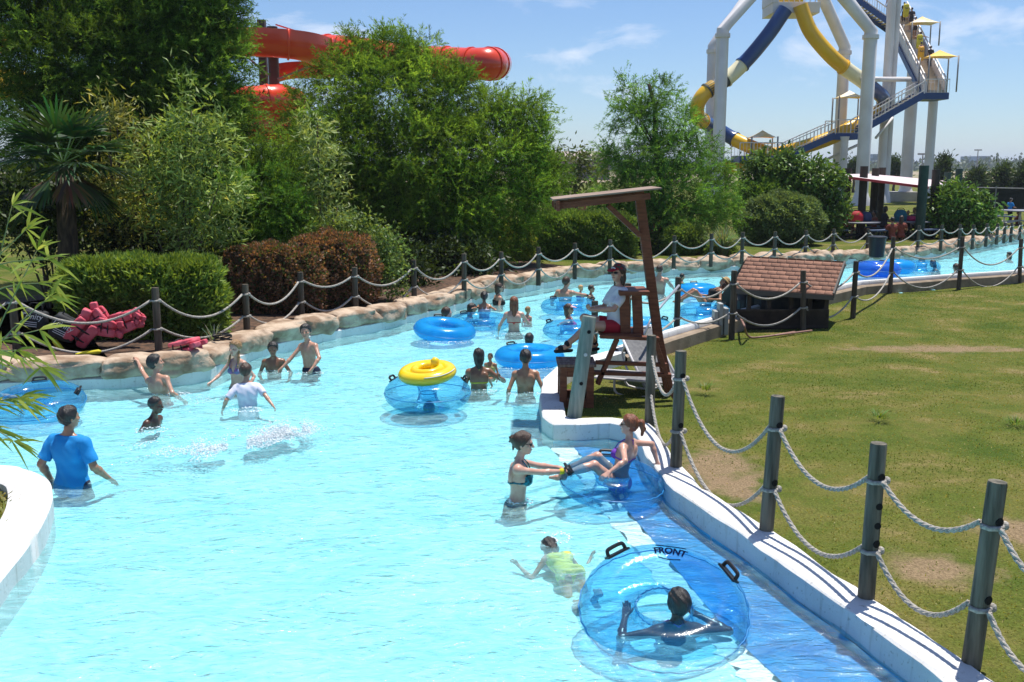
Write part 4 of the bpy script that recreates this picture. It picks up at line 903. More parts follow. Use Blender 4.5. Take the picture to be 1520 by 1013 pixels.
# ---- utility slabs and hut
t = thing('utility_box', 'three narrow grey slabs standing together by the fence post left of the hut', 'utility box', G(1068,498,-.1))
for px, h in ((1062,.50),(1069,.66),(1077,.56)):
    c = G(px,497,-.1); mb = MB(); mb.box((c.x, c.y+.1, c.z+h/2), (.085,.3,h)); mb.build('slab', mat('grey_box_paint', (.36,.37,.36), (.28,.29,.28), 4, .7), t, bevel=.01)
DARKW = mat('dark_timber', (.035,.024,.018), (.065,.045,.035), 5, .8, .3, 20)
YH = 21.8; hb = W(1165,470,22.4); t = thing('pump_hut', 'low hut with brown shingled roof between the lawn and the far channel', 'hut', (hb.x,22.6,-.14))
e0 = W(1086,429,21.5); e1 = W(1237,439,21.5); r0_ = W(1109,383,22.9); r1_ = W(1254,391,22.9); bk = Vector((0,1.4,-.55))
SH = None
def shingle_mat():
    m, nt, N, L, out = nodes_of('shingles'); b = N.new('ShaderNodeBsdfPrincipled'); b.inputs['Roughness'].default_value = .9; L.new(b.outputs[0], out.inputs[0])
    a = N.new('ShaderNodeVertexColor'); a.layer_name = 'tint'; n = N.new('ShaderNodeTexNoise'); n.inputs['Scale'].default_value = 60; tc = N.new('ShaderNodeTexCoord'); L.new(tc.outputs['Object'], n.inputs[0])
    mm = N.new('ShaderNodeMixRGB'); mm.blend_type = 'OVERLAY'; mm.inputs[0].default_value = .5; L.new(a.outputs[0], mm.inputs[1]); L.new(n.outputs[0], mm.inputs[2]); L.new(mm.outputs[0], b.inputs['Base Color']); return m
SH = shingle_mat()
def shingle_roof(e0, e1, r0_, r1_, rows, cols):
    V = []; Fq = []; K = []; nrm = (e1-e0).cross(r0_-e0).normalized()
    for i in range(rows):
        for j in range(-1, cols):
            u0 = max(0,(j+(.5 if i % 2 else 0))/cols+.002); u1 = min(1,(j+1+(.5 if i % 2 else 0))/cols-.002)
            if u1 <= u0: continue
            v0, v1 = i/rows-.012, (i+1)/rows+.02; P_ = lambda u_,v_: e0.lerp(e1,u_).lerp(r0_.lerp(r1_,u_),v_)
            st = len(V); lo = nrm*.034; hi = nrm*.012
            V += [P_(u0,v0)+lo, P_(u1,v0)+lo, P_(u1,v1)+hi, P_(u0,v1)+hi, P_(u0,v0), P_(u1,v0)]; g = random.uniform(.8,1.2); K += [(.31*g,.155*g,.10*g)]*6
            Fq += [(st,st+1,st+2,st+3),(st+4,st+5,st+1,st)]
    return V, Fq, K
V, Fq, K = shingle_roof(e0, e1, r0_, r1_, 8, 11); rf = npmesh('roof', [tuple(v) for v in V], Fq, SH, t, col=np.array(K))
V, Fq, K = shingle_roof(e1+bk*2.05, e0+bk*2.05, r1_, r0_, 8, 11); npmesh('roof', [tuple(v) for v in V], Fq, SH, t, col=np.array(K))
mb = MB(); th = Vector((0,0,-.03)); mb.add([e0+th,e1+th,r1_+th,r0_+th], [(3,2,1,0)]); mb.add([r0_+th,r1_+th,e1+bk*2.05+th,e0+bk*2.05+th],[(3,2,1,0)])
mb.bar(e0+Vector((0,-.02,-.05)), e1+Vector((0,-.02,-.05)), .03, .10); mb.bar(e1, r1_, .04, .12); mb.bar(r1_, e1+bk*2.05, .04, .12); mb.build('fascia', mat('fascia', (.10,.085,.075), None, rough=.8), t)
fl = -.16
for f in (.06,.2,.4,.62,.8,.97):
    p = e0.lerp(e1,f); mb = MB(); mb.box((p.x,21.75,(fl+p.z)/2-.02), (.09,.09,p.z-fl-.06)); mb.build('post', DARKW, t); p2 = p+Vector((.35,2.6,0)); mb = MB(); mb.box((p2.x,24.2,(fl+p.z)/2-.02), (.09,.09,p.z-fl-.06)); mb.build('post', DARKW, t)
mb = MB(); q0 = e0.lerp(e1,.05); q1 = e0.lerp(e1,.98)
for k in range(46): x = q0.x+(q1.x-q0.x)*k/45; mb.box((x,21.69,fl+.23), (.062,.02,.46))
mb.bar((q0.x,21.67,fl+.44),(q1.x,21.67,fl+.44),.04,.05); mb.bar((q0.x,21.67,fl+.07),(q1.x,21.67,fl+.07),.04,.05); mb.build('skirting', DARKW, t)
mb = MB(); mb.box(((q0.x+q1.x)/2+.4,23.0,.22), (1.2,.7,.6)); mb.lathe([(.2,0),(.22,.1),(.22,.4),(.12,.5)], ((q0.x+q1.x)/2-.6,23,-.05), 14); mb.build('pump', mat('pump_metal', (.05,.05,.05), (.09,.08,.07), 6, .6), t, bevel=.02)
mb = MB(); ge = e1+Vector((-.05,.2,0)); mb.add([Vector((ge.x,21.8,fl)),Vector((ge.x,24.3,fl)),Vector((ge.x,24.3,e1.z-.2)),Vector((r1_.x-.06,22.95,r1_.z-.1)),Vector((ge.x,21.75,e1.z-.05))],[(0,1,2,3,4)]); mb.build('gable', DARKW, t)
mb = MB(); mb.tube(spline([G(1097,468,-.05), G(1104,482,.25), G(1112,500,-.1), G(1135,500,-.1), G(1180,493,-.1), G(1150,498,-.1), G(1205,491,-.1)],6), .022, 7); tag(mb.build('hose', mat('hose', (.24,.12,.09), (.3,.17,.13), 9, .6), smooth=True), 'reddish brown hose snaking on the grass in front of the hut', 'hose')
# ---- picnic shelter
YS = 45.0
t = thing('picnic_shelter', 'picnic shelter with thin white and red roof on dark poles', 'picnic shelter', (W(1325,360,YS).x, YS, .3))
c00, c10, c11, c01 = W(1239,259.5,43), W(1378,277,43), W(1422,270.5,50), W(1288,258,50)
def roofm():
    m, nt, N, L, out = nodes_of('shelter_roof'); b = N.new('ShaderNodeBsdfPrincipled'); b.inputs['Roughness'].default_value = .5; L.new(b.outputs[0], out.inputs[0])
    tc = N.new('ShaderNodeTexCoord'); w_ = N.new('ShaderNodeTexWave'); w_.inputs['Scale'].default_value = .55; w_.bands_direction = 'Y'; L.new(tc.outputs['Object'], w_.inputs[0])
    r = N.new('ShaderNodeValToRGB'); r.color_ramp.interpolation = 'CONSTANT'; r.color_ramp.elements[0].color = (.72,.70,.68,1); r.color_ramp.elements[1].color = (.50,.04,.05,1); r.color_ramp.elements[1].position = .86
    L.new(w_.outputs[0], r.inputs[0]); L.new(r.outputs[0], b.inputs['Base Color']); return m
mb = MB(); dn = Vector((0,0,-.10)); mb.add([c00,c10,c11,c01,c00+dn,c10+dn,c11+dn,c01+dn], [(0,1,2,3),(7,6,5,4),(0,4,5,1),(1,5,6,2),(2,6,7,3),(3,7,4,0)]); mb.build('roof', roofm(), t)
mb = MB(); mb.bar(c00+Vector((0,-.03,-.06)), c10+Vector((0,-.03,-.06)), .05, .10); mb.build('roof_edge', mat('red_trim', (.45,.03,.035), None), t)
POLEG = mat('green_pole', (.018,.045,.035), (.03,.06,.045), 3, .8, .3, 20)
for px, pt, Y in [(1259,250,47),(1283,247,43.6),(1300,250,47),(1390,252,43.6),(1407,256,49),(1424,251,49.5),(1372,246,42.6),(1310,249,50)]:
    p = W(px,pt,Y); mb = MB(); mb.tube([(p.x,Y,.25),(p.x,Y,p.z)], .17 if px != 1372 else .2, 12); mb.build('pole', POLEG if px in (1372,1424,1407) else mat('brown_pole', (.03,.022,.018), (.05,.04,.03), 3, .85), t, smooth=True, auto=40)
TT = mat('table_top_grey', (.20,.20,.22), (.26,.26,.28), 4, .5); BT = mat('bench_blue', (.08,.11,.20), (.10,.14,.24), 4, .5)
def picnic(label, px, py, Y, r=.95, white=False):
    b = W(px,py,Y); t = thing('picnic_table', label, 'picnic table', (b.x,Y,.3)); mb = MB()
    mb.lathe([(r*.97,.69),(r,.71),(r,.74),(r*.98,.76)], (b.x,Y,.3), 24); mb.build('table_top', TT, t, smooth=True, auto=30)
    mb = MB(); mb.tube([(b.x,Y,.3),(b.x,Y,1.0)], .06, 10)
    for k in range(4): a = k*PI/2+.5; mb.tube(spline([(b.x,Y,.5),(b.x+.7*math.cos(a),Y+.7*math.sin(a),.42),(b.x+1.3*math.cos(a),Y+1.3*math.sin(a),.42),(b.x+1.3*math.cos(a),Y+1.3*math.sin(a),.72)],4), .04, 7)
    mb.build('frame', STEEL_WHITE if white else BLACK, t, smooth=True)
    for k in range(4):
        a = k*PI/2+.5; mb = MB(); vs = []
        for rr in (1.15,1.5):
            for j in range(7): th = a+(j/6-.5)*.9; vs += [(b.x+rr*math.cos(th),Y+rr*math.sin(th),.72),(b.x+rr*math.cos(th),Y+rr*math.sin(th),.77)]
        fs = []
        for j in range(6):
            i = 2*j; fs += [(i,i+2,i+3,i+1),(14+i+1,14+i+3,14+i+2,14+i),(i+1,i+3,14+i+3,14+i+1),(i,14+i,14+i+2,i+2)]
        fs += [(0,1,15,14),(12,26,27,13)]
        mb.add(vs, fs); mb.build('bench', BT, t, smooth=False)
    return b
picnic('round grey picnic table under the shelter with a red bag on it', 1272, 350, 43.2)
picnic('round grey picnic table in the middle of the shelter with a teal bag on it', 1348, 350, 43.8)
picnic('round picnic table at the far right edge beside the standing man in blue', 1512, 345, 54.5, white=True)
picnic('round picnic table at the right end of the shelter partly behind the green pole', 1392, 345, 47)
def bag(label, px, py, Y, w_, h, c, z):
    b = W(px,py,Y); t = thing('bag', label, 'bag', (b.x,Y,z)); mb = MB(); mb.lathe([(w_*.42,0),(w_*.5,.05),(w_*.5,h*.6),(w_*.35,h*.9),(w_*.1,h)], (b.x,Y,z), 12); mb.build('pouch', mat('bag_%s' % label.split()[0], c, tuple(x*.7 for x in c), 5, .7, .3), t, smooth=True)
    mb = MB(); mb.tube(spline([(b.x-w_*.3,Y,z+h*.85),(b.x-w_*.2,Y,z+h*1.08),(b.x+w_*.2,Y,z+h*1.08),(b.x+w_*.3,Y,z+h*.85)],4), .015, 6); mb.build('strap', BLACK, t)
bag('red bag on the left picnic table', 1268, 325, 42.9, .75, .5, (.55,.02,.03), 1.06); bag('navy and white bag beside the red bag on the left picnic table', 1285, 325, 43.2, .5, .42, (.05,.07,.15), 1.06)
bag('teal cooler bag on the middle picnic table', 1336, 330, 43.4, .55, .5, (.02,.16,.22), 1.06); bag('pink towel bundle on the middle picnic table', 1352, 335, 43.5, .6, .22, (.65,.04,.14), 1.06)
# ---- dark mesh fence, path, field, buildings and poles
t = thing('mesh_fence', 'long dark green mesh fence on the right behind the shelter', 'fence', W(1460,290,80)); a = W(1392,278,80); b = W(1760,285,74); mb = MB()
def meshm():
    m, nt, N, L, out = nodes_of('windscreen'); d = N.new('ShaderNodeBsdfDiffuse'); d.inputs[0].default_value = (.016,.022,.018,1); tr = N.new('ShaderNodeBsdfTransparent'); mx = N.new('ShaderNodeMixShader'); mx.inputs[0].default_value = .92
    L.new(tr.outputs[0], mx.inputs[1]); L.new(d.outputs[0], mx.inputs[2]); L.new(mx.outputs[0], out.inputs[0]); return m
mb.add([(a.x,a.y,0),(b.x,b.y,0),(b.x,b.y,b.z),(a.x,a.y,a.z),(a.x,a.y+.03,0),(b.x,b.y+.03,0),(b.x,b.y+.03,b.z),(a.x,a.y+.03,a.z)], [(0,1,2,3),(7,6,5,4),(3,2,6,7),(0,3,7,4),(1,5,6,2)]); mb.build('screen', meshm(), t)
mb = MB(); mb.tube([(a.x,a.y,a.z+.02),(b.x,b.y,b.z+.02)], .05, 6); mb.build('top_rail', GREYST, t)
for k in range(9): p = Vector((a.x,a.y,0)).lerp(Vector((b.x,b.y,0)),k/8); mb = MB(); mb.tube([p, p+Vector((0,0,a.z+.1))], .05, 6); mb.build('post', GREYST, t)
def sheet(name, pts, m, z):
    mb = MB(); mb.add([(x,y,z) for x,y in pts], [tuple(range(len(pts)))]); return tag(mb.build(name, m), kind='structure')
sheet('field', [(-900,210),(1500,210),(2600,640),(-1800,640)], mat('bare_soil', (.36,.27,.19), (.20,.19,.09), .02, .95, lo=.4, hi=.6), .05)
sheet('path', [(20,118),(75,112),(75,114.5),(20,120.5)], mat('concrete_path', (.5,.45,.38), (.4,.36,.3), .5, .9), .03)
sheet('path', [(2.6,52),(6,50),(8,66),(3,66)], mat('concrete_path', (.5,.45,.38)), .26)
sheet('mulch_bed', [p for p in offset(FB, .45)[8:86]]+[p for p in offset(FB, 8.5)[8:86]][::-1], mat('mulch', (.035,.022,.014), (.13,.07,.04), 8, .95, 1, 30), .397)
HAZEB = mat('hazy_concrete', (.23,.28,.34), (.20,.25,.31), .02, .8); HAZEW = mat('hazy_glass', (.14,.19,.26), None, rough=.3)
def block(label, parts, Y):
    c = W(parts[0][0],250,Y); t = thing('office_building', label, 'building', (c.x,Y,0))
    for x0, x1, yt in parts:
        a = W(x0,yt,Y); b = W(x1,yt,Y); mb = MB(); mb.box(((a.x+b.x)/2,Y+20,a.z/2), (b.x-a.x,40,a.z)); mb.build('wall', HAZEB, t)
        mb = MB(); nf = max(2,int(a.z/5))
        for k in range(nf): mb.box(((a.x+b.x)/2,Y-.1,(k+.6)*a.z/nf), ((b.x-a.x)*.92,.3,a.z/nf*.4))
        mb.build('window_band', HAZEW, t)
block('distant blue grey office block between the tower legs', [(1287,1303,235),(1296,1310,229)], 900)
block('distant long low building with a square tower near the right end of the horizon', [(1423,1482,243),(1454,1471,232)], 950)
YHt = 250; a = W(806,243,YHt); b = W(905,243,YHt)
t = thing('hotel', 'long hotel with tan gabled roof on the horizon left of the upright feathery tree', 'building', ((a.x+b.x)/2,YHt,0)); mb = MB(); mb.box(((a.x+b.x)/2,YHt+8,W(850,238,YHt).z/2), (b.x-a.x,16,W(850,238,YHt).z)); mb.build('wall', mat('hotel_wall', (.20,.17,.16), (.28,.22,.19), .2, .9), t)
zt = W(850,224,YHt).z; ze = W(850,236,YHt).z; mb = MB(); mb.add([(a.x-1,YHt-1,ze),(b.x+1,YHt-1,ze),(b.x-2,YHt+8,zt),(a.x+2,YHt+8,zt),(b.x+1,YHt+17,ze),(a.x-1,YHt+17,ze)], [(0,1,2,3),(3,2,4,5),(0,3,5),(1,4,2)])
for px in (832,871,890): p = W(px,227,YHt); mb.add([(p.x-1.6,YHt-2,ze),(p.x+1.6,YHt-2,ze),(p.x,YHt-2,p.z),(p.x,YHt+6,p.z),(p.x-1.6,YHt+3,ze+.2),(p.x+1.6,YHt+3,ze+.2)], [(0,1,2),(0,2,3,4),(1,5,3,2)])
mb.build('roof', mat('hotel_roof', (.30,.25,.21), (.36,.30,.26), .3, .9), t)
mb = MB()
for k in range(18):
    x = a.x+(b.x-a.x)*(k+.5)/18
    for z in (1.2,3.4): mb = MB(); mb.box((x,YHt-.05,z), (.5,.2,.9)); mb.build('window', mat('hotel_window', (.05,.05,.06), None, rough=.2), t)
for lab, px, pt, Y in [('thin tall light pole on the horizon left of the square tower building',1452,223,420),('thin light pole behind the rightmost white tower leg',1370,229,300)]:
    p = W(px,pt,Y); t = thing('light_pole', lab, 'light pole', (p.x,Y,0)); mb = MB(); mb.tube([(p.x,Y,0),(p.x,Y,p.z)], [.3,.18], 8); mb.build('pole', GREYST, t); mb = MB(); mb.box((p.x,Y,p.z), (3.0,.4,.5)); mb.build('lamp_head', GREYST, t)
# kiosk and far pool loungers glimpsed under the lifeguard roof
YK = 58; p = W(843,290,YK); t = thing('kiosk', 'small brown roofed kiosk glimpsed above the lifeguard chair roof', 'kiosk', (p.x,YK,.2))
mb = MB(); hw = 1.3; z = p.z; mb.add([(p.x-hw,YK-hw,z-.25),(p.x+hw,YK-hw,z-.55),(p.x+hw,YK+hw,z-.55),(p.x-hw,YK+hw,z-.25),(p.x-hw*.2,YK,z+.45)], [(0,1,4),(1,2,4),(2,3,4),(3,0,4)]); mb.build('roof', mat('thatch', (.27,.21,.15), (.2,.15,.1), 5, .95), t)
for sx in (-1,1):
    for sy in (-1,1): mb = MB(); mb.box((p.x+sx*1.1,YK+sy*1.1,(z-.5+.2)/2), (.12,.12,z-.5-.2)); mb.build('post', BROWNST, t)
mb = MB(); mb.box((p.x,YK,.75), (2.0,1.8,.9)); mb.build('counter', mat('kiosk_wall', (.22,.09,.06), (.3,.14,.1), 4, .8), t, bevel=.02)
# ================================================================ people: one continuous surface per body, grown from an implicit field
class Field:
    """smooth union of tapered capsules and ellipsoids; extracted with surface nets"""
    def __init__(s): s.p = []
    def cap(s, a, b, ra, rb=None, k=.02, tag=''):
        s.p.append(('c', np.array(a, float), np.array(b, float), ra, ra if rb is None else rb, k, tag))
    def ell(s, c, r, rot=None, k=.03, tag=''):
        s.p.append(('e', np.array(c, float), np.array(r, float), np.eye(3) if rot is None else np.array(rot), 0, k, tag))
    def sub(s, *tags): f = Field(); f.p = [q for q in s.p if q[6] in tags]; return f
def prim_d(q, X, inf):
    if q[0] == 'c':
        a, b = q[1], q[2]; ab = b-a; L2 = max(ab@ab, 1e-9)
        t = np.clip(((X-a)@ab)/L2, 0, 1); d = np.linalg.norm(X-a-t[...,None]*ab, axis=-1)
        return d-(q[3]+(q[4]-q[3])*t)-inf
    Y = (X-q[1])@q[3]; r = q[2]+inf; k0 = np.linalg.norm(Y/r, axis=-1); k1 = np.linalg.norm(Y/(r*r), axis=-1)
    return k0*(k0-1)/np.maximum(k1, 1e-6)
def prim_box(q, inf):
    if q[0] == 'c': r = max(q[3], q[4])+inf; return np.minimum(q[1],q[2])-r, np.maximum(q[1],q[2])+r
    r = max(q[2])+inf; return q[1]-r, q[1]+r
def surfnets(f, org, h):
    s = f < 0; nx, ny, nz = f.shape
    c = [s[i:nx-1+i, j:ny-1+j, k:nz-1+k] for i in (0,1) for j in (0,1) for k in (0,1)]
    an = np.logical_or.reduce(c); al = np.logical_and.reduce(c); act = an & ~al
    I = np.argwhere(act)
    if len(I) == 0: return None, None
    idm = np.full(act.shape, -1, np.int32); idm[act] = np.arange(len(I))
    acc = np.zeros((len(I),3)); cnt = np.zeros(len(I))
    off = np.array([(i,j,k) for i in (0,1) for j in (0,1) for k in (0,1)])
    vals = [f[I[:,0]+o[0], I[:,1]+o[1], I[:,2]+o[2]] for o in off]
    for a in range(8):
        for b in range(a+1, 8):
            if abs(off[a]-off[b]).sum() != 1: continue
            m = (vals[a] < 0) != (vals[b] < 0); t = vals[a]/(vals[a]-vals[b]+1e-12)
            p = off[a]+t[:,None]*(off[b]-off[a]); acc[m] += p[m]; cnt[m] += 1
    V = (I+acc/cnt[:,None])*h+org; Q = []
    for ax in range(3):
        o = [0,0,0]; o[ax] = 1; sl0 = tuple(slice(0, n-o[i]) for i, n in enumerate(f.shape)); sl1 = tuple(slice(o[i], n) for i, n in enumerate(f.shape))
        d = s[sl0] != s[sl1]; E = np.argwhere(d); u, v = (ax+1)%3, (ax+2)%3
        ok = (E[:,u] > 0) & (E[:,v] > 0) & (E[:,u] < f.shape[u]-1) & (E[:,v] < f.shape[v]-1); E = E[ok]
        def cell(du, dv):
            C = E.copy(); C[:,u] -= du; C[:,v] -= dv; return idm[C[:,0],C[:,1],C[:,2]]
        q = np.stack([cell(1,1), cell(0,1), cell(0,0), cell(1,0)], 1); fl = ~s[E[:,0],E[:,1],E[:,2]]
        q[fl] = q[fl][:, ::-1]; Q.append(q)
    Q = np.concatenate(Q); Q = Q[(Q >= 0).all(1)]
    return V, Q
def extract(comps, h, noise=None):
    """comps: list of (Field, inflate, [(point, normal) half spaces kept where dot<0]); hard union of the components"""
    los, his = [], []
    for fd, inf, cl in comps:
        for q in fd.p: a, b = prim_box(q, inf); los.append(a); his.append(b)
    if not los: return None, None
    lo = np.min(los, 0)-3*h; hi = np.max(his, 0)+3*h; n = np.ceil((hi-lo)/h).astype(int)+1
    G_ = np.full(n, 1.0, np.float32); ax = [lo[i]+h*np.arange(n[i]) for i in range(3)]
    for fd, inf, cl in comps:
        g = np.full(n, 1.0, np.float32)
        for q in fd.p:
            k = q[5]; a, b = prim_box(q, inf); i0 = np.clip(np.floor((a-k-2*h-lo)/h).astype(int), 0, n); i1 = np.clip(np.ceil((b+k+2*h-lo)/h).astype(int)+1, 0, n)
            S = tuple(slice(i0[i], i1[i]) for i in range(3)); X = np.stack(np.meshgrid(*[ax[i][S[i]] for i in range(3)], indexing='ij'), -1)
            d = prim_d(q, X, inf); o = g[S]; hh = np.clip(.5+.5*(o-d)/k, 0, 1); g[S] = o*(1-hh)+d*hh-k*hh*(1-hh)
        if noise is not None or cl:
            X = np.stack(np.meshgrid(*ax, indexing='ij'), -1)
            if noise is not None: g = g+noise(X)
            for p, nn in cl: g = np.maximum(g, (X-np.array(p))@np.array(nn))
        G_ = np.minimum(G_, g)
    return surfnets(G_, lo, h)
def Rx(a): c, s = math.cos(a), math.sin(a); return np.array([[1,0,0],[0,c,-s],[0,s,c]])
def Ry(a): c, s = math.cos(a), math.sin(a); return np.array([[c,0,s],[0,1,0],[-s,0,c]])
def Rz(a): c, s = math.cos(a), math.sin(a); return np.array([[c,-s,0],[s,c,0],[0,0,1]])
def ik(A, B, l1, l2, pole):
    d = B-A; L_ = np.linalg.norm(d); mx_ = (l1+l2)*.998
    if L_ > mx_: B = A+d/L_*mx_; d = B-A; L_ = mx_
    L_ = max(L_, abs(l1-l2)+.01); u = d/max(np.linalg.norm(d),1e-6); a = (l1*l1-l2*l2+L_*L_)/(2*L_); hh = math.sqrt(max(l1*l1-a*a, 0))
    p = np.array(pole, float); p = p-u*(p@u); p = p/max(np.linalg.norm(p),1e-6)
    return A+u*a+p*hh, B
SK = {'pale': ((.62,.36,.27),(.54,.29,.21)), 'fair': ((.54,.30,.21),(.46,.24,.16)), 'tan': ((.42,.215,.13),(.34,.165,.095)), 'brown': ((.26,.125,.072),(.20,.092,.052)), 'dark': ((.115,.052,.032),(.08,.037,.023))}
def skinmat(k): return mat('skin_'+k, SK[k][0], SK[k][1], 14, .30, .10, 60, spec=.5, sss=.08)
def hairmat(name, c): return mat('hair_'+name, c, tuple(x*1.9+.004 for x in c), 20, .42, .5, 40, spec=.5, stretch=(3,3,.5))
HC_ = {'black': (.010,.008,.007), 'brown': (.035,.017,.009), 'auburn': (.13,.038,.014), 'blond': (.38,.22,.09), 'dblond': (.20,.11,.045)}
def cloth(name, c, c2=None, scale=5, **kw): return mat('cloth_'+name, c, c2 or tuple(x*.85 for x in c), scale, .8, .15, 60, **kw)
HAIR_N = lambda X: .0035*np.sin(X[...,0]*95+X[...,2]*22+4*np.sin(X[...,2]*17))+.003*np.sin(X[...,0]*41-X[...,1]*67+X[...,2]*12)
FOLD_N = lambda X: .0035*np.sin(X[...,2]*38+X[...,0]*19+2*np.sin(X[...,0]*11))+.002*np.sin(X[...,0]*57+X[...,2]*31)
def person(label, loc, rz=0., H=1.7, skin='fair', sex='m', child=False, lean=0., side=0., twist=0., hyaw=0., hpitch=0., armL=(.08,.06,-.50), armR=(.08,.06,-.50),
           poleL=(-.4,-1,-.2), poleR=(.4,-1,-.2), legL=None, legR=None, kneeL=(0,1,.1), kneeR=(0,1,.1), curl=(.45,.45), hair=('short','brown'), clothes=(), h=.012, cut=None, fat=1.0, face=True, palmL=None, palmR=None, group=None, world=False, hipz=None, extra=None, cat=None, fist=False):
    """loc: ground point under the body (or the hips when hipz is given); arms and legs: target of hand / foot.  Arm targets are relative to the shoulder in the torso frame
    (x mirrored outward), or world points when given as ('w', x, y, z)."""
    s = H/1.7; f = Field(); fem = sex == 'f'; base = np.array(loc, float); Rw = Rz(rz)
    to_local = lambda p: (np.array(p, float)-base)@Rw/s
    pz = .93 if hipz is None else hipz/s
    Pv = np.array([0,0,pz]); Rt = Rz(twist)@Rx(-lean)@Ry(side); T_ = lambda x,y,z: Pv+Rt@np.array([x,y,z])
    sw = (.165 if fem else .19)*(.93 if child else 1); hw = .165 if fem else .155
    wa = (.118 if fem else .14)*fat; ch = (.14 if fem else .165)*(.5+.5*fat)
    f.ell(T_(0,-.005,.0), (hw*(.5+.5*fat),.115*fat,.125), Rt, .05, 'torso'); f.ell(T_(0,.005*fat,.16), (wa,.092*fat,.17), Rt, .05, 'torso')
    f.ell(T_(0,.0,.34), (ch,.108*(.5+.5*fat),.165), Rt, .05, 'torso'); f.cap(T_(-sw*.72,-.01,.455), T_(sw*.72,-.01,.455), .058, .058, .05, 'torso')
    for sx in (-1,1):
        f.ell(T_(sx*.075,-.062,-.05), (.082,.078,.09), Rt, .04, 'torso'); f.ell(T_(sx*.085,-.085,.36), (.07,.03,.10), Rt, .03, 'torso')
        if fem and not child: f.ell(T_(sx*.072,.088,.325), (.062,.055,.06), Rt, .025, 'torso')
        elif not child: f.ell(T_(sx*.075,.085,.37), (.075,.03,.055), Rt, .03, 'torso')
        f.cap(T_(sx*.03,-.012,.53), T_(sx*.13,-.012,.475), .035, .03, .04, 'torso')
    f.cap(T_(0,-.015,.47), T_(0,.005,.60), .053 if not fem else .046, .05 if not fem else .044, .03, 'neck')
    hs = (1.0 if not child else 1.13); Rh = Rt@Rz(hyaw)@Rx(hpitch); Hc = T_(0,.012,.60)+Rh@np.array([0,.008,.105*hs]); HD = lambda x,y,z: Hc+Rh@(np.array([x,y,z])*hs)
    f.ell(HD(0,-.008,.03), np.array((.076,.097,.098))*hs, Rh, .02, 'head'); f.ell(HD(0,.03,-.045), np.array((.056,.062,.068))*hs, Rh, .03, 'head'); f.ell(HD(0,.066,-.088), np.array((.024,.022,.02))*hs, Rh, .02, 'head')
    if face:
        f.cap(HD(0,.088,.022), HD(0,.110,-.022), .009*hs, .0145*hs, .012, 'head'); f.cap(HD(-.034,.079,.030), HD(.034,.079,.030), .013*hs, None, .012, 'head')
        f.cap(HD(-.017,.086,-.056), HD(.017,.086,-.056), .0095*hs, None, .008, 'head')
        for sx in (-1,1): f.ell(HD(sx*.042,.062,-.018), np.array((.026,.024,.022))*hs, Rh, .02, 'head'); f.ell(HD(sx*.077,-.012,-.008), np.array((.011,.022,.031))*hs, Rh@Rz(sx*.3), .006, 'head')
    hands = {}
    for sx, tg, pole, tagn, pal, cu in ((-1,armL,poleL,'armL',palmL,curl[0]),(1,armR,poleR,'armR',palmR,curl[1])):
        if tg is None: continue
        A = T_(sx*sw,-.01,.455)
        if tg[0] == 'w': B = to_local(tg[1:])
        else: B = A+Rt@np.array([sx*tg[0],tg[1],tg[2]])
        pl_ = Rt@np.array([pole[0] if tg[0] != 'w' else pole[0],pole[1],pole[2]])
        E_, Wr = ik(A, B, .285, .25, pl_); th = (.86 if fem else 1.0)*(.88 if child else 1)*(.6+.4*fat)
        f.ell(A, np.array((.062,.058,.062))*th, Rt, .035, tagn); f.cap(A, E_, .050*th, .038*th, .03, tagn); f.cap(E_, E_+(Wr-E_)*.3, .038*th, .041*th, .02, tagn); f.cap(E_+(Wr-E_)*.3, Wr, .041*th, .026*th, .02, tagn)
        u = (Wr-E_)/np.linalg.norm(Wr-E_); up = np.array(pal, float) if pal is not None else np.cross(u, Rt@np.array([0,1,0]))*sx; up = up-u*(up@u)
        if np.linalg.norm(up) < .1: up = np.cross(u, [1,0,0])
        up = up/np.linalg.norm(up); v = np.cross(up, u)            # up: back of the hand; v: across the palm
        hsz = 1.0*(.92 if fem else 1.02)*(.9 if child else 1)
        for j in (-1.0,-.33,.33,1.0): f.cap(Wr+v*j*.016*hsz, Wr+u*.088*hsz+v*j*.030*hsz, .0155*hsz, .0125*hsz, .014, tagn)
        for j, ln_ in ((-1.0,.068),(-.33,.080),(.33,.076),(1.0,.060)):
            k0 = Wr+u*.088*hsz+v*j*.030*hsz; c1, c2, c3 = cu*.75, cu*1.7, cu*2.3; sp = v*j*.10*(1-min(cu,1))
            d1 = u*math.cos(c1)-up*math.sin(c1)+sp; d2 = u*math.cos(c2)-up*math.sin(c2)+sp; d3 = u*math.cos(c3)-up*math.sin(c3)+sp
            p1 = k0+d1*ln_*.45*hsz; p2 = p1+d2*ln_*.33*hsz; p3 = p2+d3*ln_*.24*hsz
            f.cap(k0, p1, .0100*hsz, .0092*hsz, .004, tagn); f.cap(p1, p2, .0092*hsz, .0083*hsz, .004, tagn); f.cap(p2, p3, .0083*hsz, .0070*hsz, .004, tagn)
        tb = Wr+u*.025*hsz-v*sx*.022*hsz*1; td = u*.62-v*sx*.70-up*.30*min(1,cu+.2); td = td/np.linalg.norm(td); t1 = tb+td*.046*hsz; td2 = u*.9-v*sx*.25-up*.55*cu; td2 = td2/np.linalg.norm(td2)
        f.cap(tb, t1, .0140*hsz, .0108*hsz, .008, tagn); f.cap(t1, t1+td2*.034*hsz, .0105*hsz, .0078*hsz, .004, tagn)
        hands[sx] = (A, E_, Wr, u, v, up)
    legs = {}
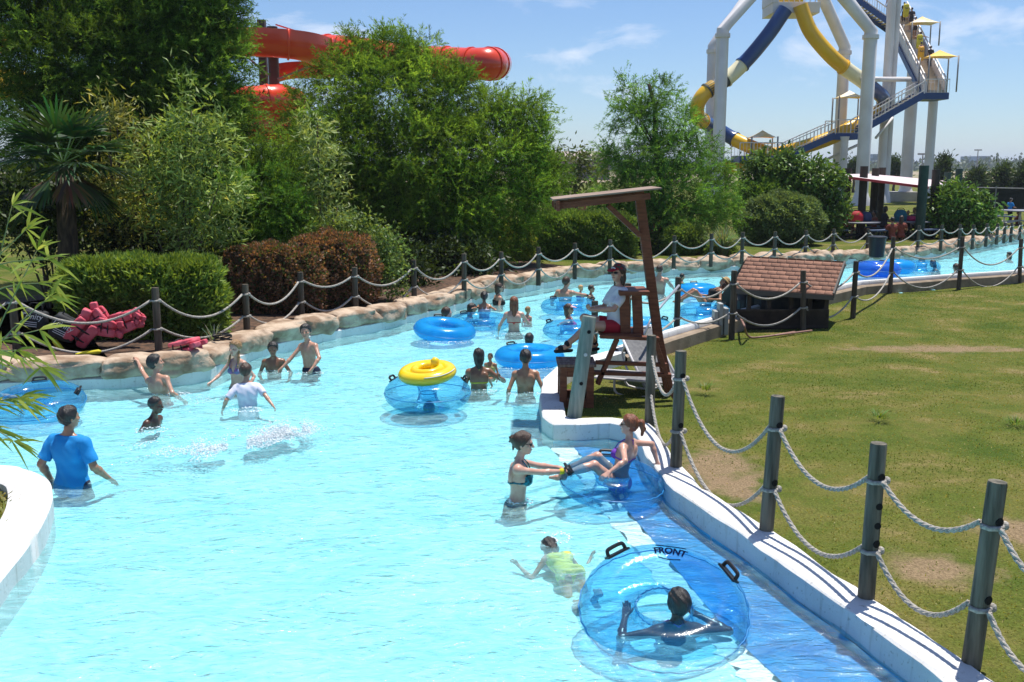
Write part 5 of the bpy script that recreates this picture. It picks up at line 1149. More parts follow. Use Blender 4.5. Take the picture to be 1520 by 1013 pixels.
    for sx, tg, pole, tagn in ((-1,legL,kneeL,'legL'),(1,legR,kneeR,'legR')):
        Rp = Rz(twist); A = Pv+Rt@np.array([sx*.088,0,-.04])
        if tg is None: B = np.array([sx*.10, .02, .07 if hipz is None else pz-.84])
        elif tg[0] == 'w': B = to_local(tg[1:])
        else: B = Pv+np.array([sx*tg[0],tg[1],tg[2]])
        K_, An = ik(A, B, .43, .42, pole); th = (.5+.5*fat)*(.85 if child else 1)
        f.cap(A, K_, .088*th, .056*th, .05, tagn); f.cap(K_, An, .055*th, .036*th, .03, tagn); u = (An-K_)/np.linalg.norm(An-K_)
        bk = np.cross(np.cross(u, K_-A), u); bk = bk/max(np.linalg.norm(bk),1e-6); f.ell(K_+u*.13-bk*.022*0+u*0, (.052*th,.052*th,.12), np.stack([bk, np.cross(u,bk), u],1), .03, tagn)
        fd = np.array([0,1,0]) if tg is None or tg[0] == 'w' or len(tg) < 6 else np.array(tg[3:6], float)
        fd = fd/np.linalg.norm(fd); f.cap(An-fd*.03-np.array([0,0,.03]), An+fd*.06-np.array([0,0,.045]), .036, .032, .02, tagn); f.cap(An+fd*.06-np.array([0,0,.045]), An+fd*.155-np.array([0,0,.058]), .034, .020, .02, tagn)
        legs[sx] = (A, K_, An, fd)
    hl = h/s
    root = thing('person', label, cat or 'person', tuple(base), 0, group)
    root.rotation_euler = (0,0,rz)
    clips = [((0,0,cut/s if cut is not None else 0), (0,0,-1))] if cut is not None else []
    if cut is not None:
        zc = (cut-base[2])/s; clips = [((0,0,zc), (0,0,-1))]
        f.p = [q for q in f.p if prim_box(q,0)[1][2] > zc-.02]
    def emit(name, comps, m, parent=root, noise=None, hh=hl):
        V, Q = extract(comps, hh, noise)
        if V is None: return None
        return npmesh(name, V*s, Q, m, parent, local=True, smooth=True)
    emit('body', [(f, 0., clips)], skinmat(skin))
    tz = lambda z: (T_(0,0,z), Rt@np.array([0,0,1.])); bz = lambda z: (T_(0,0,z), Rt@np.array([0,0,-1.])); fy = lambda y: (T_(0,y,.3), Rt@np.array([0,-1.,0])); by = lambda y: (T_(0,y,.3), Rt@np.array([0,1.,0]))
    tor = f.sub('torso'); thn = max(hl*1.05, .009)
    def legcomp(sx, frac, inf):
        A, K_, An, fd = legs[sx]; g = Field(); rr = (.5+.5*fat)*(.85 if child else 1); e = A+(K_-A)*min(frac,1); g.cap(A, e, .090*rr, (.090-.034*min(frac,1))*rr, .03); n_ = (K_-A)/np.linalg.norm(K_-A)
        cl = [(e, n_)]
        if frac > 1:
            e2 = K_+(An-K_)*(frac-1); g.cap(K_, e2, .058*rr, .045*rr, .03); cl = [(e2, (An-K_)/np.linalg.norm(An-K_))]
        return (g, inf, cl+clips)
    for c in clothes:
        kind, m = c[0], c[1]; o = c[2] if len(c) > 2 else {}
        if kind == 'shirt':
            comps = [(tor, .018, [tz(.528), bz(o.get('hem',-.12))]+clips)]
            for sx in (-1,1):
                if sx not in hands: continue
                A, E_, Wr, u, v, up = hands[sx]; fr = o.get('sleeve',.62)
                if fr > 0:
                    g = Field(); e = A+(E_-A)*fr; th = (.86 if fem else 1)*(.88 if child else 1)*(.6+.4*fat); g.cap(A, e, .058*th, .056*th, .04); comps.append((g, .012, [(e, (E_-A)/np.linalg.norm(E_-A))]+clips))
            emit('shirt', comps, m, noise=FOLD_N)
        elif kind == 'vest': emit('life_vest', [(tor, .05, [tz(.46), bz(.02)]+clips)], m, noise=FOLD_N)
        elif kind == 'shorts': emit('shorts', [(tor, .016, [tz(o.get('waist',.07)), bz(-.2)]+clips)]+[legcomp(sx, o.get('len',.6), .017) for sx in (-1,1)], m, noise=FOLD_N)
        elif kind == 'trousers': emit('trousers', [(tor, .016, [tz(.07), bz(-.2)]+clips)]+[legcomp(sx, 1.95, .02) for sx in (-1,1)], m, noise=FOLD_N)
        elif kind == 'briefs': emit('swim_bottom', [(f.sub('torso'), thn, [tz(o.get('waist',.03)), bz(-.12)]+clips)]+[legcomp(sx, .10, thn) for sx in (-1,1)], m)
        elif kind == 'bikini':
            g = Field(); gc = []
            for sx in (-1,1): g.ell(T_(sx*.070,.094,.325), np.array((.060,.054,.060))*(.8 if child else 1), Rt, .02)
            comps = [(g, .006, clips), (tor, thn*.9, [tz(.305), bz(.285)]+clips)]
            st = Field()
            nk = T_(0,-.062,.535)
            for sx in (-1,1):
                pts_ = [T_(sx*.065,.13,.37), T_(sx*.075,.088,.47), T_(sx*.060,.03,.530), T_(sx*.035,-.040,.548), nk]
                for a_, b_ in zip(pts_[:-1], pts_[1:]): st.cap(a_, b_, .008, None, .004)
                if o.get('tie'): st.cap(nk, nk+Rt@np.array([sx*.014,-.02,-.13]), .007, None, .004)
                if o.get('bow'): st.cap(T_(0,-.112,.295), T_(sx*.022,-.118,.245), .007, None, .004)
            comps.append((st, max(0,hl*.55-.006), clips)); emit('bikini_top', comps, m)
        elif kind == 'suit':
            st = Field()
            for sx in (-1,1):
                for a_, b_ in (((.075,.10,.40),(.085,.02,.525)),((.085,.02,.525),(.06,-.095,.44)),((.06,-.095,.44),(.03,-.115,.32))): st.cap(T_(sx*a_[0],a_[1],a_[2]), T_(sx*b_[0],b_[1],b_[2]), .012, None, .006)
            emit('swimsuit', [(tor, thn, [tz(o.get('top',.40)), bz(-.13)]+clips), (st, max(0,hl*.4-.004), clips)]+[legcomp(sx,.08,thn) for sx in (-1,1)], m)
        elif kind == 'cap':
            g = Field(); g.ell(HD(0,-.008,.032), np.array((.082,.103,.103))*hs, Rh, .01); vz = Field(); vz.ell(HD(0,.125,.052), np.array((.07,.075,.010))*hs, Rh@Rx(-.25), .01)
            cp_ = emit('cap', [(g, .008, [(HD(0,0,.045), Rh@np.array([0,.12,-1.]))]), (vz, .002, [])], m)
            if o.get('logo'):
                lg = Field()
                for j in range(6): lg.cap(HD(-.032+.0125*j,.099,.078-.004*abs(j-2.5)), HD(-.026+.0125*j,.099,.086-.004*abs(j-2.5)), .006, None, .002)
                emit('cap_badge', [(lg, .003, [])], cloth('white_mark', (.75,.75,.75)), cp_)
        elif kind == 'hat':
            g = Field(); g.ell(HD(0,-.008,.05), np.array((.082,.10,.10))*hs, Rh, .01); vz = Field(); vz.ell(HD(0,-.005,.045), np.array((.15,.165,.014))*hs, Rh, .01)
            emit('hat', [(g, .008, [(HD(0,0,.04), Rh@np.array([0,0,-1.]))]), (vz, .002, [])], m)
        elif kind == 'sunglasses':
            g = Field()
            for sx in (-1,1): g.ell(HD(sx*.033,.088,.012), np.array((.029,.014,.020))*hs, Rh@Rz(-sx*.25), .004); g.cap(HD(sx*.062,.07,.018), HD(sx*.083,-.01,.012), .005*hs, None, .004)
            g.cap(HD(-.012,.1,.018), HD(.012,.1,.018), .005*hs, None, .004); emit('sunglasses', [(g, max(0,hl*.35-.003), [])], BLACK)
        elif kind == 'band': # wristband
            A, E_, Wr, u, v, up = hands[o.get('side',1)]; g = Field(); p = Wr-u*.02; g.cap(p-u*.008, p+u*.008, .030, .030, .004); emit('wristband', [(g, .003, [])], m)
        elif kind == 'sandals':
            for sx in (-1,1):
                A, K_, An, fd = legs[sx]; upv = np.array([0,0,1.]); upv = upv-fd*(upv@fd); g = Field(); g.cap(An-fd*.05-np.array([0,0,.082]), An+fd*.16-np.array([0,0,.084]), .036, .034, .01)
                g2 = Field(); g2.cap(An+fd*.09-np.array([0,0,.05]), An+fd*.11-np.array([0,0,.055]), .040, .036, .01); g2.cap(An-np.array([0,0,.005]), An+np.array([0,0,.006]), .042, .041, .01)
                emit('sandal', [(g, 0, [(An-np.array([0,0,.074]), (0,0,1))]), (g2, .002, [])], m)
    if hair is not None and hair[0] != 'none':
        st, hcn = hair; m = hairmat(hcn, HC_[hcn]); fp = (HD(0,.064,.066), Rh@np.array([0,.80,-.60])); g = Field(); g.ell(HD(0,-.010,.032), np.array((.080,.100,.100))*hs, Rh, .015)
        comps = [(g, .004 if st == 'buzz' else .014, [fp, (HD(0,0,-.075 if st != 'buzz' else -.05), Rh@np.array([0,0,-1.]))])]
        if st in ('long','pony','braid','bun','halfwet'):
            g2 = Field()
            if st == 'long':
                g2.ell(HD(0,-.045,-.02), np.array((.082,.07,.11))*hs, Rh, .03); g2.cap(HD(0,-.07,-.08), HD(0,-.085,-.26), .062*hs, .040*hs, .04)
                for sx in (-1,1): g2.cap(HD(sx*.066,-.03,.0), HD(sx*.07,-.03,-.17), .030*hs, .02*hs, .03)
            if st == 'halfwet': g2.ell(HD(0,-.04,-.03), np.array((.082,.072,.12))*hs, Rh, .03); g2.cap(HD(0,-.06,-.10), HD(0,-.06,-.19), .055*hs, .03*hs, .03)
            if st == 'pony': g2.cap(HD(0,-.095,.05), HD(0,-.145,.055), .026*hs, .034*hs, .02); g2.cap(HD(0,-.145,.055), HD(0,-.175,-.01), .036*hs, .030*hs, .03); g2.cap(HD(0,-.175,-.01), HD(0,-.165,-.10), .030*hs, .012*hs, .03)
            if st == 'bun': g2.ell(HD(0,-.118,.045), np.array((.042,.034,.042))*hs, Rh, .02); g2.cap(HD(.02,-.13,.05), HD(.05,-.15,.08), .012, .006, .01); g2.cap(HD(-.02,-.13,.03), HD(-.05,-.15,.0), .012, .006, .01); g2.cap(HD(.0,-.10,-.03), HD(.0,-.105,-.10), .012, .004, .02)
            if st == 'braid':
                for sx in (-1,1):
                    for j in range(7): g2.ell(HD(sx*(.066+.01*min(j,2)),.0+.012*j,-.05-.034*j), np.array((.020,.020,.026))*hs*(1-.05*j), Rh, .008)
            comps.append((g2, .002, [] if st not in ('long','halfwet') else [(HD(0,.03,0), Rh@np.array([0,1.,.0]))]))
        emit('hair', comps, m, noise=HAIR_N if hl < .02 else None)
    if face and hl < .018:
        for sx in (-1,1):
            g = Field(); g.ell(HD(sx*.031,.083,.008), np.array((.0115,.006,.0055))*hs, Rh, .004); emit('eye', [(g, 0, [])], mat('eye_dark', (.02,.012,.01), None, rough=.2), hh=.004)
        g = Field(); g.cap(HD(-.018,.0935,-.057), HD(.018,.0935,-.057), .006*hs, None, .004); emit('lips', [(g, .001, [])], mat('lips_'+skin, tuple(np.array(SK[skin][1])*np.array((.85,.5,.55))), None, rough=.4), hh=.005)
    return root
# ================================================================ the people
SW = cloth('navy_swim', (.015,.02,.05)); BLK = cloth('black', (.012,.012,.014))
def bather(label, px, pyw, pytop, H, rz, lean=0., dx=0, toY=0, **kw):
    p = G(px, pyw, 0); p.y += toY; s = H/1.7; zt = W(px+dx, pytop, p.y).z; hip = zt-.847*s*math.cos(lean)
    kw.setdefault('cut', float(floor_z(p.y))-.12)
    dep = p.y; kw.setdefault('h', .009 if dep < 12 else (.0125 if dep < 19 else .018))
    kw.setdefault('clothes', [('shorts', SW)])
    return person(label, (p.x, p.y, 0), rz=rz, H=H, lean=lean, hipz=hip, **kw)
def hw(px, py, Y): v = W(px, py, Y); return ('w', v.x, v.y, v.z)
def hg(px, py, z=.02): v = G(px, py, z); return ('w', v.x, v.y, v.z)
bather('man in a bright blue T-shirt standing waist deep with his back turned, near the planter', 108, 716, 602, 1.72, -.28, hyaw=-.35, fat=1.16, skin='tan', hair=('short','black'), armR=hg(160,709,.03), armL=(.10,.02,-.46), curl=(.4,.12), palmR=(0,0,1), clothes=[('shirt', cloth('blue_shirt', (.008,.26,.66)), {'hem':-.28,'sleeve':.8}), ('shorts', SW)])
bather('boy with shaved head in profile, shoulder deep in the middle of the left water', 221, 630, 590, 1.42, -PI/2-.25, lean=.2, dx=6, cut=-.05, skin='dark', child=True, hair=('buzz','black'), hyaw=.1, hpitch=.15, armL=(.16,.16,-.34), armR=(.16,.16,-.34))
bather('boy in maroon shorts with one arm up on the rock edge', 250, 580, 528, 1.62, -.35, side=-.20, dx=-2, toY=-.22, skin='fair', child=True, hyaw=-.7, hair=('short','black'), armL=hw(199,527,15.28), armR=(.16,.08,-.40), poleL=(-.6,-.4,-1), clothes=[('shorts', cloth('maroon', (.17,.02,.035)))])
bather('girl with two blond braids facing the camera beside the rocks', 353, 573, 507, 1.5, PI*.87, skin='pale', sex='f', child=True, hair=('braid','dblond'), armR=hg(313,568,.10), armL=(.16,.10,-.40), clothes=[('bikini', cloth('floral', (.35,.05,.25), (.05,.25,.35), 24)), ('briefs', SW)])
bather('boy in a wet white T-shirt seen from behind, in front of the girl with braids', 368, 603, 544, 1.42, .3, lean=.22, skin='fair', child=True, hyaw=-.5, hair=('short','brown'), armR=hg(408,606,.02), armL=(.24,.10,-.36), clothes=[('shirt', cloth('wet_white', (.66,.66,.76), (.56,.56,.68)), {'sleeve':.85}), ('shorts', SW)])
bather('boy low in the water between the girl with braids and the thin standing boy', 407, 549, 508, 1.45, PI+.15, lean=.1, skin='brown', child=True, hair=('short','black'), armL=(.12,.26,-.30), armR=(.05,.26,-.28))
bather('thin bare chested boy standing by the rocks with his elbows out', 461, 551, 483, 1.56, PI*.82, side=.10, hyaw=.55, skin='fair', child=True, hair=('short','black'), armR=hw(418,547,16.3), armL=(.16,.30,-.36), poleL=(-1,-.5,-.2), poleR=(.6,.2,-1))
bather('bather cut by the left edge with an arm over the blue tube', -22, 612, 540, 1.65, -PI/2, skin='pale', hair=('short','brown'), armR=hg(25,601,.30), armL=(.2,.3,-.2), poleR=(.5,-.3,-.6))
bather('woman with wet dark hair and yellow bikini strings holding a baby', 711, 577, 517, 1.62, .12, skin='brown', sex='f', fat=1.12, hair=('halfwet','black'), armR=hw(742,560,14.9), armL=(.02,.24,-.34), poleR=(1,-.3,-.6), clothes=[('bikini', cloth('yellow', (.62,.60,.05)), {'tie':1}), ('briefs', BLK)])
b = G(728,570,0)
person('baby held over the shoulder of the woman with yellow bikini strings', (b.x, b.y+.02, 0), rz=PI-.3, H=.78, skin='tan', child=True, hair=('buzz','brown'), hipz=W(723,534,14.95).z-.39, legL=(.10,.12,-.25), legR=(.10,.12,-.25), h=.010, clothes=[('suit', cloth('baby_suit', (.5,.5,.2)))], cut=-.2)
bather('bare backed boy with short black hair standing just left of the lifeguard box', 780, 581, 521, 1.55, .05, skin='tan', child=True, hair=('short','black'), armL=(.13,.02,-.46), armR=(.12,.05,-.44))
bather('woman with wet black hair resting her arms on a solid blue tube', 786, 524, 495, 1.6, -.05, toY=.55, lean=.1, skin='fair', sex='f', hair=('halfwet','black'), armL=hg(764,517,.22), armR=hg(818,517,.22), clothes=[('suit', BLK)])
bather('man with short brown hair lying in the solid blue tube near the rocks', 668, 488, 455, 1.72, -PI/2+.55, toY=.2, lean=-.15, skin='pale', hair=('short','brown'), armR=hw(706,482,19.6), armL=(.25,.25,-.2), fat=1.1)
bather('woman with a dark cap and sunglasses stretching an arm over the clear tube', 695, 475, 450, 1.66, -PI/2+.2, lean=.1, skin='tan', sex='f', hair=('halfwet','black'), armR=hw(742,474,20.6), armL=(.1,.4,-.1), clothes=[('suit', BLK), ('cap', BLK), ('sunglasses', BLK)])
bather('girl with a dark ponytail and white swimsuit riding the clear tube', 719, 473, 434, 1.42, .05, skin='tan', sex='f', child=True, hair=('pony','black'), armL=hw(701,458,21.8), armR=hw(750,468,21.0), clothes=[('suit', cloth('white_floral', (.62,.60,.68), (.3,.3,.5), 16))])
bather('woman with brown hair and sunglasses by the rock edge behind the girl with the ponytail', 740, 452, 420, 1.62, -PI/2+.35, skin='fair', sex='f', hair=('halfwet','brown'), armR=(.12,.1,-.42), armL=(.1,.2,-.35), clothes=[('suit', BLK), ('sunglasses', BLK)])
bather('woman in a red bikini with long reddish hair seen from behind', 763, 492, 440, 1.66, .0, skin='pale', sex='f', hair=('long','auburn'), armL=(.17,.16,-.40), armR=(.10,.36,-.22), clothes=[('bikini', cloth('red', (.55,.04,.03)), {'bow':1}), ('briefs', BLK)])
bather('small blond child held in front of the woman in the red bikini', 783, 474, 456, 1.0, -.8, toY=-.1, skin='fair', child=True, hair=('short','dblond'), clothes=[('suit', cloth('pink', (.55,.15,.25)))])
bather('big man with short hair seen from behind riding a clear tube with two children', 838, 447, 411, 1.8, -.5, lean=.1, fat=1.15, hyaw=-.3, skin='fair', hair=('short','brown'), armR=hw(884,441,25.6), armL=(.15,.1,-.42))
bather('blond child in a purple life vest beside the big man', 862, 441, 424, 1.0, -1.2, toY=.1, skin='fair', child=True, hair=('short','blond'), clothes=[('vest', cloth('purple_vest', (.10,.07,.42)))])
bather('child in sunglasses in front of the arm of the big man', 877, 446, 424, 1.2, -PI/2-.3, skin='tan', child=True, hair=('short','brown'), clothes=[('suit', cloth('orange_top', (.4,.12,.08))), ('sunglasses', BLK)])
bather('woman in a pink cap and pink top floating in a clear tube', 848, 483, 451, 1.62, -PI/2-.35, toY=.2, lean=-.1, skin='tan', sex='f', hair=('halfwet','brown'), armR=hw(817,488,20.3), armL=(.2,.2,-.3), clothes=[('suit', cloth('hot_pink', (.60,.03,.16))), ('cap', cloth('pink_cap', (.62,.22,.30), (.75,.5,.5), 20)), ('sunglasses', BLK)])
bather('bare backed man with cropped hair standing in the far channel right of the lifeguard mast', 978, 437, 393, 1.78, -.35, fat=1.12, hyaw=-.3, skin='fair', hair=('buzz','brown'), armR=hw(1004,433,27.2), armL=(.12,.05,-.46))
bather('child in a green top behind the blue tube next to the bare backed man', 1012, 423, 407, 1.1, -PI/2, skin='tan', child=True, hair=('short','black'), clothes=[('vest', cloth('green_vest', (.10,.40,.08)))])
c = G(1047,458,0)
person('swimmer in a straw hat and black top floating in a clear tube with legs out', (c.x, c.y, 0), rz=PI/2+.1, H=1.65, lean=-.75, hipz=.12, skin='tan', sex='f', hair=('halfwet','brown'), legL=('w', c.x-.62, c.y-.10, .22), legR=('w', c.x-.62, c.y+.15, .2), kneeL=(0,0,1), kneeR=(0,0,1), armL=(.28,.1,-.32), armR=(.28,.1,-.32), h=.016, cut=-.2, clothes=[('suit', BLK), ('hat', cloth('straw', (.50,.36,.18), (.36,.24,.1), 30))])
# girl pushing and woman in the tube
bather('girl in a teal patterned bikini and sunglasses pushing the clear tube', 767, 740, 640, 1.62, -PI/2-.06, lean=.07, dx=6, h=.0075, skin='pale', sex='f', fat=.92, hair=('bun','brown'), armR=hw(843,700,9.95), armL=hw(827,694,10.35), curl=(.9,1.0), poleR=(.2,-.5,-1), poleL=(-.2,-.5,-1), palmR=(.25,0,1), palmL=(.25,0,1), clothes=[('bikini', cloth('teal_pattern', (.01,.28,.36), (.01,.012,.015), 38)), ('briefs', BLK, {'waist':.05}), ('sunglasses', BLK), ('band', cloth('yellow_band', (.75,.60,.03)), {'side':1})])
hp_ = G(933,713,.02)
person('woman with auburn ponytail in a purple bikini sitting on the clear tube by the wall', (W(919,700,10.3).x, 10.3, 0), rz=PI/2-.5, H=1.48, lean=-.2, side=.05, hipz=.08, hyaw=.15, hpitch=-.12, skin='pale', sex='f', hair=('pony','auburn'), legL=('w', *W(834,705,10.0)), legR=('w', *W(840,697,10.35)), kneeL=(-.3,0,1), kneeR=(.1,0,1), armL=('w', *W(904,702,9.82)), armR=('w', *W(976,688,10.45)), poleR=(1,-.6,.2), poleL=(-1,-.8,-.2), curl=(.3,.25), h=.0075, cut=-.1, clothes=[('bikini', cloth('purple', (.13,.03,.36), (.2,.06,.46), 6), {'tie':1}), ('briefs', cloth('purple', (.13,.03,.36))), ('sunglasses', BLK)])
# swimmer under water, woman in the front tube
c = G(846,855,-.1)
person('child in a lime green swimsuit swimming face down under water behind the front tube', (c.x, c.y, 0), rz=.30, H=1.25, lean=1.50, hipz=-.10, hpitch=.25, skin='tan', sex='f', child=True, hair=('halfwet','black'), legL=(.14,-.66,-.02), legR=(.12,-.62,.06), kneeL=(0,-.2,-1), kneeR=(0,-.2,-1), armL=(.30,.10,.12), armR=(.32,.10,.08), poleL=(-1,.6,0), poleR=(1,.6,0), h=.009, clothes=[('suit', cloth('lime', (.55,.62,.12)))], cut=-.33)
c = G(994,918,0)
person('woman with wet black hair sitting in the hole of the big clear tube in front', (c.x, c.y-.13, 0), rz=.12, H=1.58, lean=-.22, hipz=-.40, hyaw=.1, hpitch=.1, skin='dark', sex='f', hair=('short','black'), armL=hg(928,915,.04), armR=('w', *(G(1040,915,.04))), poleL=(-1,-.6,-.2), poleR=(1,-.5,-.2), h=.0075, cut=-.34, clothes=[('bikini', cloth('lilac', (.30,.15,.50)), {'tie':0})])
# person under the yellow float
c = G(636,596,0)
person('person in a grey shirt inside the clear tube, head hidden under the yellow float', (c.x, c.y+.1, 0), rz=.1, H=1.6, hipz=-.82, skin='tan', hair=('short','black'), armL=(.12,.2,-.42), armR=(.12,.2,-.42), h=.0125, cut=-.3, clothes=[('shirt', cloth('grey_shirt', (.10,.11,.15)))])
# far channel
bather('person reclining on the deep blue tube behind the hut', 1299, 399, 388, 1.6, PI/2, lean=-.2, skin='pale', hair=('short','dblond'), clothes=[('shirt', BLK)])
bather('dark haired swimmer holding a clear tube in the far channel', 1394, 402, 386, 1.6, PI/2-.2, lean=.3, skin='tan', sex='f', hair=('halfwet','black'), armL=(.1,.4,-.05), armR=(.1,.4,-.05), clothes=[('suit', BLK)])
bather('bare backed bather behind the fence post in the far channel', 1418, 413, 391, 1.65, .1, skin='fair', hair=('short','brown'))
bather('bather of whom only a dark wet head shows at the far right of the channel', 1498, 385, 374, 1.6, PI/2, skin='tan', hair=('halfwet','black'))
# lifeguard
sp = W(915,486,LY)
person('lifeguard in a red cap, white shirt and red shorts sitting on the tall chair', (sp.x, sp.y, .1), rz=PI/2+.32, H=1.74, lean=-.04, hipz=sp.z+.045-.1, hyaw=.42, skin='fair', sex='f', fat=1.14, hair=('long','brown'), h=.009,
  legL=('w', *W(842,511,LY-.35)), legR=('w', *W(882,509,LY+.18)), kneeL=(0,1,.9), kneeR=(0,1,.9), armL=('w', *W(884,460,LY-.28)), armR=('w', *W(880,457,LY-.02)), poleL=(-.7,-.8,-.5), poleR=(.7,-.8,-.5), curl=(.6,.6),
  clothes=[('shirt', cloth('guard_shirt', (.72,.71,.74), (.62,.61,.66)), {'sleeve':.8,'hem':-.06}), ('shorts', cloth('guard_red', (.42,.01,.025)), {'len':.55,'waist':.04}), ('cap', cloth('cap_red', (.38,.01,.02)), {'logo':1}), ('sunglasses', BLK), ('sandals', BLK)])
# people on land far away
def stander(label, px, pyf, pyt, Y, rz, z0=None, H=None, **kw):
    zf = W(px, pyf, Y).z if z0 is None else z0; zt = W(px, pyt, Y).z; Hh = (zt-zf)/1.045; b = W(px, pyf, Y)
    return person(label, (b.x, Y, zf), rz=rz, H=Hh, h=.026, face=True, **kw)
stander('man in a blue shirt and white cap standing near the table at the far right', 1497, 336, 294, 55.5, -1.2, z0=.3, skin='tan', hair=('short','black'), armR=(.05,.3,-.3), armL=(.05,.3,-.3), clothes=[('shirt', cloth('blue_far', (.01,.20,.50)), {'sleeve':.8}), ('trousers', BLK), ('cap', cloth('white_cap', (.75,.75,.75)))])
def sitter(label, px, pyt, Y, rz, H=1.65, **kw):
    zt = W(px, pyt, Y).z; s = H/1.7; b = W(px, 330, Y); z0 = .3; hip = zt-.847*s-z0; kw.setdefault('legL', (.10,.42,-.44)); kw.setdefault('legR', (.10,.42,-.44)); kw.setdefault('armL', (.02,.34,-.22)); kw.setdefault('armR', (.02,.34,-.22))
    return person(label, (b.x, Y, z0), rz=rz, H=H, hipz=hip, h=.026, **kw)
RS = cloth('red_far', (.45,.03,.04)); DS = cloth('dark_far', (.03,.025,.03)); PS = cloth('pale_far', (.55,.5,.5)); US = cloth('rust_far', (.22,.05,.03))
sitter('picnicker in a red shirt and hat at the left end of the left table', 1254, 313, 43.4, -.9, skin='fair', hair=('short','brown'), clothes=[('shirt',RS),('shorts',DS),('hat',PS)])
sitter('picnicker in a red top sitting behind the red bag', 1264, 312, 44.6, -2.6, skin='fair', sex='f', hair=('long','brown'), clothes=[('shirt',RS),('shorts',DS)])
sitter('picnicker in a rust shirt with back against the brown pole between the tables', 1298, 312, 44.0, PI/2, skin='brown', hair=('short','black'), clothes=[('shirt',US),('shorts',DS)])
sitter('tall dark haired picnicker in a dark shirt between the two tables', 1313, 306, 43.6, -PI/2, skin='brown', sex='f', hair=('halfwet','black'), clothes=[('shirt',DS),('shorts',US)])
sitter('picnicker with a white cap sitting in front of the middle table', 1325, 322, 42.0, .3, skin='tan', hair=('short','black'), clothes=[('shirt',US),('shorts',DS),('cap',cloth('white_cap', (.75,.75,.75)))])
sitter('blond child sitting behind the middle table', 1347, 313, 45.2, PI, H=1.2, skin='fair', child=True, hair=('short','blond'), clothes=[('shirt',RS),('shorts',DS)])
sitter('pale shirted picnicker leaning over the blond child', 1357, 308, 45.0, PI/2+.4, skin='fair', hair=('short','auburn'), clothes=[('shirt',PS),('shorts',DS)])
sitter('picnicker in blue at the right end table beside the green pole', 1383, 313, 46.2, PI/2, skin='tan', hair=('short','brown'), clothes=[('shirt',cloth('blue_far2',(.03,.10,.35))),('shorts',DS)])
sitter('picnicker in a red cap at the far end of the left table', 1280, 311, 45.4, PI, skin='tan', hair=('short','black'), clothes=[('shirt',US),('shorts',DS),('cap',RS)])
sitter('picnicker in a dark top close behind the navy and white bag', 1291, 314, 44.9, 2.4, skin='brown', sex='f', hair=('long','black'), clothes=[('shirt',DS),('shorts',DS)])
sitter('picnicker in a rust top on the near bench, beside the white cap', 1338, 320, 42.3, -.3, skin='tan', sex='f', hair=('long','brown'), clothes=[('shirt',US),('shorts',DS)])
sitter('picnicker in a red shirt behind the right end table', 1395, 312, 48.4, PI, skin='fair', hair=('short','brown'), clothes=[('shirt',RS),('shorts',DS)])
sitter('picnicker in a brown top seated near the standing man in blue', 1511, 312, 55.4, PI/2, skin='brown', hair=('short','black'), clothes=[('shirt',US),('shorts',DS)])
def climber(label, px, pyf, pyt, Y, **kw): return stander(label, px, pyf, pyt, Y, .1, hair=('short','black'), **kw)
climber('climber with dark clothes on the lower steps of the upper stair', 1380, 100, 68, 93.5, skin='brown', clothes=[('shirt',DS),('trousers',DS)])
climber('climber carrying an orange yellow mat on the upper stair', 1366, 93, 62, 94.0, skin='fair', clothes=[('shorts',RS)])
climber('climber carrying a bright yellow mat across the back, arms on both rails', 1365, 78, 47, 96.0, skin='tan', armL=(.5,0,-.1), armR=(.5,0,-.1), clothes=[('shorts',DS)])
climber('climber in dark shorts under the upper yellow canopy', 1358, 56, 25, 99.0, skin='tan', clothes=[('shorts',DS)])
climber('climber with dark hair above the upper yellow canopy', 1352, 44, 11, 100.5, skin='tan', clothes=[('shirt',DS),('shorts',DS)])
climber('climber in black with a yellow mat at the top left of the stair', 1341, 33, 3, 102.0, skin='dark', clothes=[('shirt',DS),('trousers',DS)])
climber('climber on the topmost stair landing with a yellow mat', 1318, 24, -6, 101.0, skin='tan', clothes=[('shorts',DS)])
